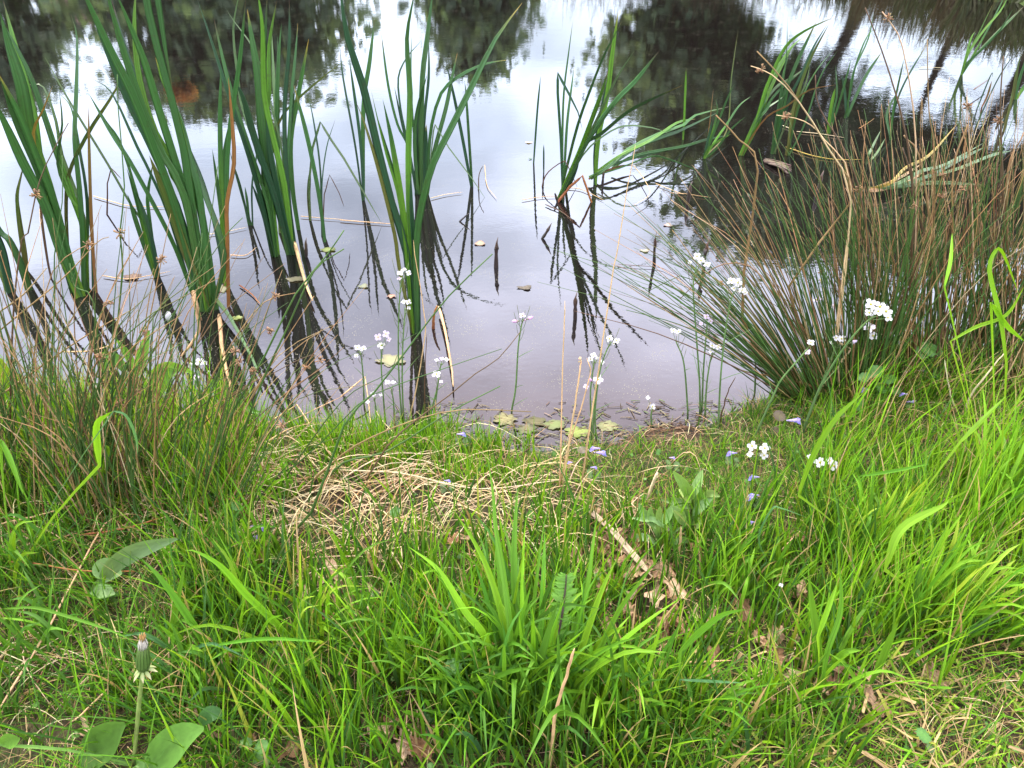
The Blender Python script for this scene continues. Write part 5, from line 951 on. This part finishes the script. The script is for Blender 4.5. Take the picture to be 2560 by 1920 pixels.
# ------------------------------------------------------------------ ground ivy (small violet-blue lipped flowers with scalloped leaves)
def ivy_leaf(mb, c, r, col, tilt):
    d = np.array(tilt); A = norm(np.cross(d, [0, 1, .1])); B = np.cross(d, A)
    lobed(mb, c, r, [jit(col, .1), jit((col[0] * .8, col[1] * .85, col[2]), .1)], n=32, lob=.10, nl=11, asp=.92, nrm=(A, B, norm(d)), zamp=r * .08)
BL = (.26, .22, .62); BLP = (.42, .36, .72)
def ivy(label, fl, leafs=(), stem=None, purple=False):
    p = pts(fl[0][0])[0] if fl else pts(leafs[0][0])[0]; top = hit(p[0], p[1] + 42); y0 = top[1]
    t = thing('ground_ivy', top, label, 'wild flower', 'blue ground ivy flowers in the grass')
    c0 = at_y(p[0], p[1], y0); sc_ = np.linalg.norm(c0 - [0, 0, CAMH]) / F
    mb = MB(); tube(mb, smooth([top - [0, 0, .01], (top + c0) / 2 + [.004, 0, 0], c0 - [0, 0, .004]], 5), .0011, [(.09, .06, .04), (.10, .12, .04)], 5); mb.build('stem', 'rush', t)
    for s, wpx, side in fl:
        q = at_y(*pts(s)[0], y0); d = norm(np.array([side, -.3, .25])); l = wpx * sc_; mb = MB(); a0 = q - d * l * .55
        tube(mb, np.array([a0, a0 + d * l * .4, a0 + d * l * .75]), np.array([.05, .10, .17]) * l, [(.5, .42, .7), BLP], 7)
        for k, (dx, dz, ll) in enumerate(((0, -.5, .5), (.35, -.2, .32), (-.35, -.2, .32), (0, .5, .3))):
            s2 = norm(np.cross(d, [0, 0, 1])); leafsheet(mb, a0 + d * l * .7, d * .7 + s2 * dx + np.array([0, 0, dz]), np.array([0, -.5, 1.0]), ll * l, .34 * l, [BLP, BL, BL], bend=.3, n=5)
        mb.build('flower', 'petal', t)
    nl = list(leafs)
    for s, wpx in nl:
        q = at_y(*pts(s)[0], y0 + random.uniform(-.01, .01)); mb = MB(); ivy_leaf(mb, q, wpx / 2 * sc_, (.07, .17, .03) if not purple else (.09, .07, .04), (random.gauss(0, .3), random.gauss(-.4, .2), .9)); mb.build('leaf', 'leaf', t)
    for k in range(4 if not nl else 1):
        u = .35 + .15 * k; q = top + (c0 - top) * u + np.array([(-1) ** k * .012, -.004, 0]); mb = MB(); ivy_leaf(mb, q, .009, (.08, .14, .04) if not purple else (.085, .07, .04), (random.gauss(0, .3), random.gauss(-.3, .2), .9)); mb.build('leaf', 'leaf', t)
ivy('ground ivy flower left of the two low white heads', [('f335 1370', 26, -1)])
ivy('ground ivy flower below the two low white heads', [('f480 1525', 28, -1)])
ivy('ground ivy flower at the lower end of the row below the white heads', [('f475 1642', 28, -1)])
ivy('single violet ground ivy flower on a brownish stem under the rushes', [('f735 1160', 32, 1)], [('f640 1130', 30), ('f620 1230', 26)], purple=True)
ivy('ground ivy with four round leaves and a flower under the largest white head', [('f1195 962', 24, -1)], [('f1255 845', 34), ('f1185 885', 26), ('f1340 895', 34), ('f1290 950', 30), ('f1380 965', 26)])
ivy('ground ivy with stacked flowers and leaves before the rushes', [('f1465 850', 20, 1), ('f1462 885', 20, -1), ('f1562 840', 18, 1), ('f1645 880', 22, 1)], [('f1600 700', 40), ('f1560 720', 30), ('f1640 715', 32), ('f1540 780', 28), ('f1640 775', 24), ('f1610 830', 28)])
ivy('ground ivy flowers in the shade at the foot of the rushes', [('f1440 990', 20, -1), ('f1490 1040', 20, 1)], [('f1150 1060', 30)])
ivy('small blue flower at the left foot of the big rush fan', [('f825 808', 20, 1)])
ivy('two violet ground ivy flowers beside the tallest straw', [('e1640 1340', 26, -1), ('e1675 1368', 30, 1)], [('e1560 1350', 26)], purple=True)
ivy('faded blue flower left of the tall straws at the water edge', [('e780 1248', 24, 1)])
ivy('small blue flower under the pair beside the tallest straw', [('e1632 1462', 16, 1), ('e1480 1430', 14, -1)])
ivy('tiny blue flower in the straw mat', [('e690 1547', 16, 1)])
ivy('pair of ground ivy flowers in the grass at lower left', [('g1570 188', 36, 1), ('g1555 252', 32, 1)], [('g1440 60', 24), ('g1400 250', 26)])
ivy('ground ivy flower on a leafy purple plant right of the driftwood', [('h1945 155', 20, -1)], [('h1990 190', 26), ('h2030 240', 26), ('h1960 200', 20)], purple=True)
ivy('blue flower near the right of the fine grass', [('i440 160', 20, -1)])
ivy('blue flower just above the one near the right of the fine grass', [('i440 12', 26, -1)])
ivy('dull grey blue flower at the shore grass on the right', [('e2137 1400', 14, 1)])
ivy('ground ivy leaves without a flower at the foot of the biggest tussock', [], [('h690 1200', 52), ('h690 1040', 40), ('h620 1190', 26)])
ivy('ground ivy leaves at the bottom of the picture left of centre', [], [('g1595 1530', 34), ('g1500 1510', 28), ('g1580 1600', 30)])
ivy('single round ivy leaf in the mown grass at lower right', [], [('i1485 1460', 34)])
ivy('two round ivy leaves on the straw mat', [], [('h335 95', 28), ('h385 230', 24)])
# low weeds everywhere
mb = MB()
for k in range(520):
    X, Y = random.uniform(-2, 2.3), random.uniform(.5, 2.0); z = float(gz(X, Y))
    if z < .03: continue
    r = random.uniform(.004, .011); c = np.array([X, Y, z + random.uniform(.01, .04)])
    ivy_leaf(mb, c, r, random.choice([(.06, .15, .02), (.09, .20, .025), (.05, .13, .02)]), (random.gauss(0, .35), random.gauss(-.3, .3), .9))
tag(mb.build('ground_cover', 'leaf'), 'small round green leaves of ground cover weeds in the grass', 'weeds', kind='stuff')

# ------------------------------------------------------------------ broad leaved plants
def broad(label, base, leaves, name='leafy_plant', cat='plant', group='broad leaved plants on the bank', lc=(.09, .21, .035), dev=0):
    b = hit(*pts(base)[0]); t = thing(name, b, label, cat, group)
    for s, wpx, *c in leaves:
        P, seg = trace3(s, random.uniform(-.03, .05), 'ground', 10, y0=b[1] - .01 + random.uniform(-.02, .02)); col = c[0] if c else lc
        mb = MB(); W = pxw(P, wpx) * np.sin(math.pi * np.clip(seg, .0, 1) ** .85).clip(.06, 1) ** .75; P, W = attach(P, W, b); ribbon(mb, P, W, [jit(col, .12)] * 3, random.uniform(-.4, .4), fold=.3, twist=random.uniform(-.3, .3)); mb.build('leaf', 'leaf', t)
    if len(leaves) > 4:
        P, seg = trace3(base + ' ' + leaves[0][0].split()[0] + ' ' + leaves[0][0].split()[1], 0, 'ground', 4, y0=b[1]); mb = MB(); tube(mb, P, .0018, [(.1, .15, .05)] * 2, 6); mb.build('stem', 'rush', t)
    return t
broad('broad leaved plant at the water edge among the left rushes', 'd900 1200', [('d800 850 760 770 700 740 615 735', 22), ('d810 860 760 790 700 800 650 858', 24), ('d860 900 900 800 930 680 960 580', 28, (.12, .27, .03)), ('d980 1030 1000 950 1060 870 1140 840', 50), ('d950 880 1040 820 1120 815 1250 855', 24, (.14, .30, .03)),
      ('d850 1080 760 1060 700 1070 630 1100', 22), ('d870 850 820 740 750 640', 20, (.13, .28, .03)), ('d980 1030 900 1000 850 960 830 900', 30)])
broad('pointed leaved plant right of the broad one, before the tan stalk', 'd1400 1150', [('d1430 1030 1400 960 1370 920 1350 890', 24), ('d1430 1030 1440 960 1450 900', 22), ('d1440 1040 1520 1040 1600 1090 1680 1110', 20), ('d1400 1100 1330 1020 1250 960', 20), ('d1420 1150 1500 1180 1580 1200 1630 1220', 22), ('d1350 1150 1250 1120 1180 1090', 20)])
broad('yellow green leaves at the left edge behind the dark rushes', 'd100 1150', [('d90 1150 100 1000 130 860', 44, (.13, .22, .02)), ('d20 1050 30 900 0 760', 40, (.14, .24, .02)), ('d280 1100 290 1000 250 900', 34, (.12, .22, .02)), ('d320 1200 300 1100 330 1000', 26, (.12, .22, .02))])
broad('willow leaved weed with long pointed leaves in the right middle grass', 'q1960 1150', [('q1930 940 1890 800 1830 720 1780 655', 26, (.14, .25, .06)), ('q1960 900 2000 780 2050 645', 24, (.13, .24, .06)), ('q1940 1000 1850 950 1760 930 1670 920', 22, (.16, .27, .09)), ('q1940 960 1900 880 1830 820', 20, (.2, .28, .06)), ('q2050 900 2120 860 2212 890', 20, (.14, .25, .06)),
      ('q1990 960 2010 840 2020 760', 24, (.12, .23, .05)), ('q1950 920 1950 820 1960 790', 18, (.15, .27, .05)), ('q2000 1230 2080 1130 2200 1060', 22, (.13, .24, .06)), ('q2000 1210 2010 1140 2030 1070', 24, (.17, .28, .05))])
broad('second willow leaved weed left of the first, with a drooping long leaf', 'q1650 1400', [('q1620 1330 1560 1280 1450 1270 1330 1390', 22, (.16, .28, .10)), ('q1600 1180 1560 1100 1500 1030 1465 950', 24, (.14, .25, .07)), ('q1650 1160 1720 1080 1780 965', 24, (.15, .26, .08)), ('q1620 1150 1570 1060 1575 980', 20, (.14, .25, .07)), ('q1650 1130 1650 1050 1660 980', 18, (.14, .25, .07)),
      ('q1700 1180 1600 1100 1500 1100 1400 1085', 14, (.15, .26, .09)), ('q1880 1160 1840 1080 1780 1020', 20, (.14, .25, .08)), ('q1790 1330 1850 1290 1930 1310', 16, (.14, .26, .08)), ('q1600 1210 1640 1180 1680 1210', 18, (.2, .32, .12)), ('q1750 1260 1780 1220 1830 1210', 20, (.14, .13, .03))])
broad('dock plant with long pale leaves lying in the grass at lower left', 'g560 640', [('g600 560 700 420 850 330 1080 260', 46, (.11, .19, .07)), ('g640 520 660 440 700 380', 70, (.13, .23, .08)), ('g560 600 620 580 700 600', 40, (.15, .25, .09)), ('g580 720 640 660 720 640', 50, (.13, .23, .08)), ('g610 700 720 690 760 740', 30, (.10, .2, .05))])
broad('dock plant with two large green leaves at the bottom left corner', 'g820 1640', [('g880 1690 1000 1560 1120 1470 1240 1420', 92, (.085, .19, .03)), ('g450 1620 560 1560 680 1450 760 1390', 92, (.06, .14, .02)), ('g0 1520 40 1500 120 1480', 40, (.08, .18, .02)), ('g1220 1400 1280 1330 1370 1330', 40, (.05, .13, .03))])
broad('tuft of pale leaves at the left side of the lower right quarter', 'i60 250', [('i60 200 20 100 0 60', 26, (.12, .22, .06)), ('i90 200 110 160 115 130', 22, (.16, .27, .05)), ('i110 260 150 200 240 120', 22, (.11, .23, .03)), ('i80 120 130 60 200 10', 24, (.13, .24, .07)), ('i40 180 0 100 -60 60', 20, (.14, .24, .08))])
# dandelion gone to bud
def dandelion():
    P, seg = trace3('g815 1640 845 1300 865 1120 872 1060', 0, 'ground', 12); t = thing('dandelion', P[0], 'closed dandelion head on a thick green stem at lower left', 'wild flower')
    mb = MB(); tube(mb, P, pxw(P, 10) / 2, [(.2, .25, .07), (.15, .24, .05)], 8); mb.build('stem', 'rush', t)
    y0 = P[-1][1]; a = at_y(*pts('g874 1055')[0], y0); b = at_y(*pts('g872 925')[0], y0); c = at_y(*pts('g868 850')[0], y0); u = 29 * np.linalg.norm(a - [0, 0, CAMH]) / F / 2
    Q = np.array([a + (b - a) * k for k in (0, .08, .25, .5, .75, 1.0)]); mb = MB(); tube(mb, Q, u * np.array([.4, .85, 1.02, .98, .85, .72]), [(.07, .13, .03), (.065, .13, .025), (.09, .16, .04)], 16)
    for k in range(14):
        an = k * 2 * math.pi / 14; s = np.array([math.cos(an), math.sin(an), 0]); R_ = np.array([a + (b - a) * q_ + s * u * f_ for q_, f_ in ((.03, .7), (.25, 1.06), (.6, 1.0), (1.0, .76), (1.08, .6))])
        ribbon(mb, R_, np.array([.8, 1, .9, .6, .2]) * u * .34, [(.10, .18, .04), (.09, .17, .035), (.14, .2, .06)], side=np.cross(s, [0, 0, 1]))
    mb.build('involucre', 'leaf', t)
    mb = MB()
    for k in range(90):
        an = random.random() * 6.28; r = random.random() ** .5 * .62 * u; s = np.array([math.cos(an), math.sin(an), 0]); p0 = b + s * r + (b - a) * -.1; top_ = random.uniform(.5, .85)
        tube(mb, np.array([p0, p0 + (c - b) * top_ * .6 + s * r * .1, b + (c - b) * top_ + s * r * .55]), np.array([.0009, .0007, .0006]), [(.5, .47, .4)] * 2, 4)
    mb.build('pappus', 'petal', t)
    mb = MB()
    for k in range(26):
        an = random.random() * 6.28; r = random.random() ** .5 * .35 * u; s = np.array([math.cos(an), math.sin(an), 0]); p0 = b + (c - b) * .6 + s * r
        tube(mb, np.array([p0, p0 + (c - b) * .25 + s * r * .3, p0 + (c - b) * random.uniform(.35, .5) + s * r * random.uniform(-.6, .8)]), np.array([.001, .0012, .0006]), [(.42, .28, .10), (.36, .22, .08)], 4)
    mb.build('withered_petals', 'petal', t)
    for k in range(9):
        an = k * .7; s = np.array([math.cos(an), math.sin(an), 0]); mb = MB(); leafsheet(mb, a + s * u * .5, s + np.array([0, 0, -.35 + .35 * (k % 3 == 0)]), [0, 0, 1], u * 1.5, u * .55, [(.16, .24, .07), (.26, .30, .12), (.42, .36, .22)], bend=.5, n=7); mb.build('bract', 'leaf', t)
dandelion()
# feathery leaf in the biggest tussock
P, seg = trace3('h1240 1230 1300 950 1350 750 1375 560 1380 480', .05, 'ground', 16); t = thing('feathery_weed', P[0], 'feathery leaf with a dark purple stalk inside the biggest grass tussock', 'plant')
mb = MB(); tube(mb, P, np.linspace(.004, .001, len(P)), [(.10, .06, .07), (.06, .05, .03)], 7); mb.build('stalk', 'rush', t); mb = MB()
for i in range(4, len(P) - 1):
    for sgn in (-1, 1):
        for j in range(3):
            q = P[i] + (P[i + 1] - P[i]) * j / 3; l = .022 * math.sin(math.pi * (i - 2) / (len(P) - 1)) * random.uniform(.5, 1.1) + .006; leafsheet(mb, q, [sgn, random.uniform(-.4, .4), .5], [0, -.8, .6], l, l * .35, [(.08, .2, .02), (.1, .24, .02)], bend=.2, n=5, lobes=.3)
mb.build('leaflets', 'leaf', t)

# ------------------------------------------------------------------ standing straws, cane, driftwood, dead leaves
def gstick(s, w, c, label, **k): return stick(s, w, c, label, base='ground', group='dry stalks standing on the bank', **k)
gstick('e1410 1650 1420 1300 1430 900 1440 600 1447 390', 5, 't', 'straight dry straw, leftmost of the standing bundle', dev=.05, taper=.6)
gstick('e1420 1650 1480 1250 1520 1000 1545 830 1550 775', 6, 't', 'dry straw with a broken frayed top in the standing bundle', dev=.05, taper=.8)
gstick('e1400 1640 1480 1300 1550 1080 1600 900 1610 830 1585 760', 5, 't', 'dry straw bent over at its top beside the frayed one', dev=.05, taper=.7)
gstick('e1540 1650 1600 1250 1660 850 1720 450 1760 180 b1780 1640 1850 1200 1900 930', 6, 't', 'tallest dry straw leaning right across the pond', dev=.15, taper=.35)
mb = MB(); q = at_y(*pts('e1550 775')[0], trace3('e1420 1650 1550 775', .05)[0][-1][1]); burst(mb, q, .012, 14, (.5, .38, .2), .6); tag(mb.build('frayed_straw_end', 'straw'), 'frayed pale tuft at the top of the broken straw', 'dry stalk')
gstick('h1280 1680 1310 1350 1380 1100 1430 930', 12, 't', 'thick tan cane leaning in front of the biggest tussock', dev=0, taper=.7)
gstick('e430 1200 470 1050 500 900 530 720 550 590 540 450 500 200 470 0', 4, 't', 'thin dry seed stalk in front of the centre clump', dev=.05, taper=.5)
gstick('e550 1240 545 1000 550 750 558 600', 4, 'b', 'dark dry stem close right of the seed stalk', dev=.02)
gstick('e620 1200 615 1100 612 1020', 4, 't', 'short dry stem below the curved tan stalk', dev=0)
gstick('q1800 1600 1840 1350 1855 1170', 9, 't', 'short dry stub under the willow leaved weed', dev=0, taper=.8)
gstick('q1540 950 1580 820 1640 665', 9, 'w', 'pale split straw left of the willow leaved weed', dev=0, taper=.8)
gstick('f250 1200 300 1000 355 880', 5, 'b', 'thin dark stem with a brown seed pod left of the rushes', dev=0)
gstick('f1820 1150 1870 1000 2000 830 2090 720', 7, 'w', 'pale bent straw at the right foot of the rushes', dev=0)
gstick('f1790 1120 1740 1000 1700 770', 6, 'w', 'pale upright straw left of the bent one', dev=0)
gstick('d30 1300 40 1150 45 1020', 7, 'w', 'short white straw at the left edge', dev=0)
gstick('f1000 1400 920 1250 870 1080', 4, 'b', 'thin reddish stem above the right low white head', dev=0)
for s, w, c, lb in [('g0 1290 300 800 640 170 760 240', 7, 't', 'long tan straw lying diagonally at lower left'), ('g1010 0 1200 100 1420 240', 8, 't', 'straight tan straw pointing down right at left of centre'), ('g0 400 200 410 500 455 880 460', 7, 'r', 'orange brown straw lying level at the lower left'),
                    ('g470 240 800 190 1200 60 1500 0', 7, 'r', 'long orange straw curving through the straw mat'), ('g0 170 300 100 600 0', 6, 't', 'tan straw lying at the left edge of the mat'), ('d400 720 600 710 800 640', 5, 't', 'tan straw across the left rushes'),
                    ('d440 1140 600 1190 1040 1160 1050 1250', 6, 't', 'kinked tan straw before the broad leaved plant'), ('e0 1010 160 880 220 1350', 5, 't', 'kinked tan straw under the left cuckoo flowers'), ('d1600 1250 1910 1060 2100 1350 2212 1480', 5, 't', 'tan straw folded to a peak above the mat'),
                    ('d1650 1340 1900 1200 2212 1165', 5, 't', 'tan straw reaching over the water edge'), ('d1400 1440 1700 1250 2212 1000', 5, 't', 'long tan straw slanting up over the shore'), ('e0 1480 400 1500 900 1600 1490 1530', 5, 'w', 'pale straw sweeping along the mat toward the standing bundle'),
                    ('e0 1540 300 1380 600 1370 850 1260', 4, 'w', 'white curved straw at the water edge'), ('h280 290 380 450 375 310 0 380', 6, 'w', 'bright straw folded to a triangle in the mat'), ('i0 1020 150 1010 320 1000', 8, 't', 'pale straw over the dead leaves at right'), ('i900 690 1050 780 1210 890', 9, 'o', 'orange straw in the right foreground'),
                    ('g650 1180 500 1330 430 1380', 7, 't', 'tan straw beside the dandelion'), ('h1140 970 1180 945 1230 920', 10, 'w', 'pale blade caught in the biggest tussock'), ('e1230 1330 1100 1420 900 1530 700 1640', 5, 'b', 'thin brown twig lying from the shore into the straw')]:
    stick(s, w, c, lb, flat=True, z=.055, name='dry_straw_stalk', cat='straw', group='long straws lying on the bank', kink=('kink' in lb or 'fold' in lb), arch=.02)
# driftwood splinter
p, q = pts('h1500 145 1900 545'); A = hit(*p) + [0, 0, .045]; B = hit(*q) + [0, 0, .03]; P = smooth([A, A * .6 + B * .4 + [0, 0, .012], A * .25 + B * .75 + [0, 0, .006], B], 14)
mb = MB(); n = len(P); w = pxw(P, 16) * np.array([.45, .8, .9, .85, .9, .85, .95, 1, .95, 1.05, 1.1, 1, .95, .7, .35][:n] + [.3] * max(0, n - 15)); ribbon(mb, P, w, [(.25, .19, .13), (.32, .25, .17), (.27, .21, .14)], .25, fold=.12, thick=.3)
tag(mb.build('wood_splinter', 'wood'), 'long weathered splinter of pale wood lying among dead leaves', 'driftwood')
# curled brown leaf at left
P = np.array([hit(*v) + [0, 0, .035 + .01 * math.sin(i)] for i, v in enumerate(pts('d345 1330 400 1370 470 1410 540 1450 590 1495'))]); P = smooth(P, 12); mb = MB()
W = pxw(P, 38) * np.sin(np.linspace(.25, 2.95, len(P))) ** .6; ribbon(mb, P, W, [(.38, .24, .15), (.5, .36, .26), (.42, .29, .2)], .3, fold=-.45, twist=.3)
tag(mb.build('curled_dead_leaf', 'dead'), 'long pale brown leaf curled lengthwise under the left rushes', 'dead leaf')
for s, w, c, lb in [('f1910 1390 1915 1460 1945 1535', 19, (.62, .34, .03), 'orange yellow withered blade standing in the lime grass at right'), ('f1975 1400 1990 1300', 9, (.6, .25, .04), 'small orange blade tip above the yellow one'), ('g1700 950 1720 1080 1740 1230', 16, (.55, .42, .2), 'pale yellow dead blade in the bright tussock')]:
    P, seg = trace3(s, 0, 'ground', 8); mb = MB(); ribbon(mb, P, pxw(P, w) * np.sin(np.linspace(.3, 2.9, len(P))) ** .7, [c, c, jit(c)], .2, fold=.3); tag(mb.build('withered_blade', 'grass'), lb, 'dead leaf', 'withered blades in the grass')
# dead leaves of the litter
random.seed(5)
proto = []
for k in range(5):
    mb = MB(); lobed(mb, np.zeros(3), .026, [[(.30, .20, .12), (.22, .13, .07)], [(.17, .09, .045), (.22, .12, .06)], [(.42, .31, .20), (.30, .2, .12)], [(.24, .14, .075), (.15, .085, .045)], [(.34, .24, .15), (.26, .17, .1)]][k], n=40, lob=random.uniform(.12, .26), nl=random.choice([5, 7, 8]), asp=random.uniform(.5, .7), zamp=.006, ph=k, curl=random.uniform(.15, .5))
    V0 = mb.v[0]; n_ = 40; P = np.array([[-.05, 0, .002], [-.02, 0, .003], [.025, 0, .006]])
    o = mb.build('dead_leaf', 'dead', origin=(0, 0, 0)); ORG[o.name] = np.zeros(3)
    v = MB(); tube(v, P, np.array([.0012, .001, .0005]), [(.3, .2, .12)] * 2, 5); m_ = v.build('midrib', 'dead', o); proto.append((o, m_))
first = set(); LB = 'curled brown oak leaf lying in the leaf litter'
def put_leaf(px, py, s, z=.012):
    k = random.randrange(5); o, m_ = proto[k]; b = hit(px, py)
    if k not in first: first.add(k); c = o
    else:
        c = o.copy(); COL.objects.link(c); c2 = m_.copy(); COL.objects.link(c2); c2.parent = c
    c.location = (b[0], b[1], b[2] + z * random.uniform(.6, 2.6)); c.rotation_euler = (random.gauss(0, .35), random.gauss(0, .35), random.random() * 6.28); c.scale = (s, s, s); tag(c, LB, 'dead leaf', 'dead leaves lying in the grass')
for i in range(95):
    L_ = random.choice(LITTER[:8] if random.random() < .8 else LITTER); px = random.gauss(L_[0], L_[2] * .6); py = random.gauss(L_[1], L_[3] * .6)
    if 1200 < py < 1915: put_leaf(px, py, random.uniform(.75, 1.4))
for s in ['h1940 520', 'h1800 640', 'h1900 700', 'h1850 830', 'h1990 780', 'h330 1420', 'h400 1550', 'h1750 760', 'h1680 480', 'h2040 640', 'g1300 1490', 'g1180 1350', 'i750 1030', 'i850 1100', 'i120 920', 'i380 740', 'i700 270', 'i1080 850', 'h760 300', 'h700 330', 'g2050 520']:
    put_leaf(*pts(s)[0], random.uniform(1.0, 1.35), .02)
for i, (o, m_) in enumerate(proto):
    if i not in first: put_leaf(1640, 1500, 1)
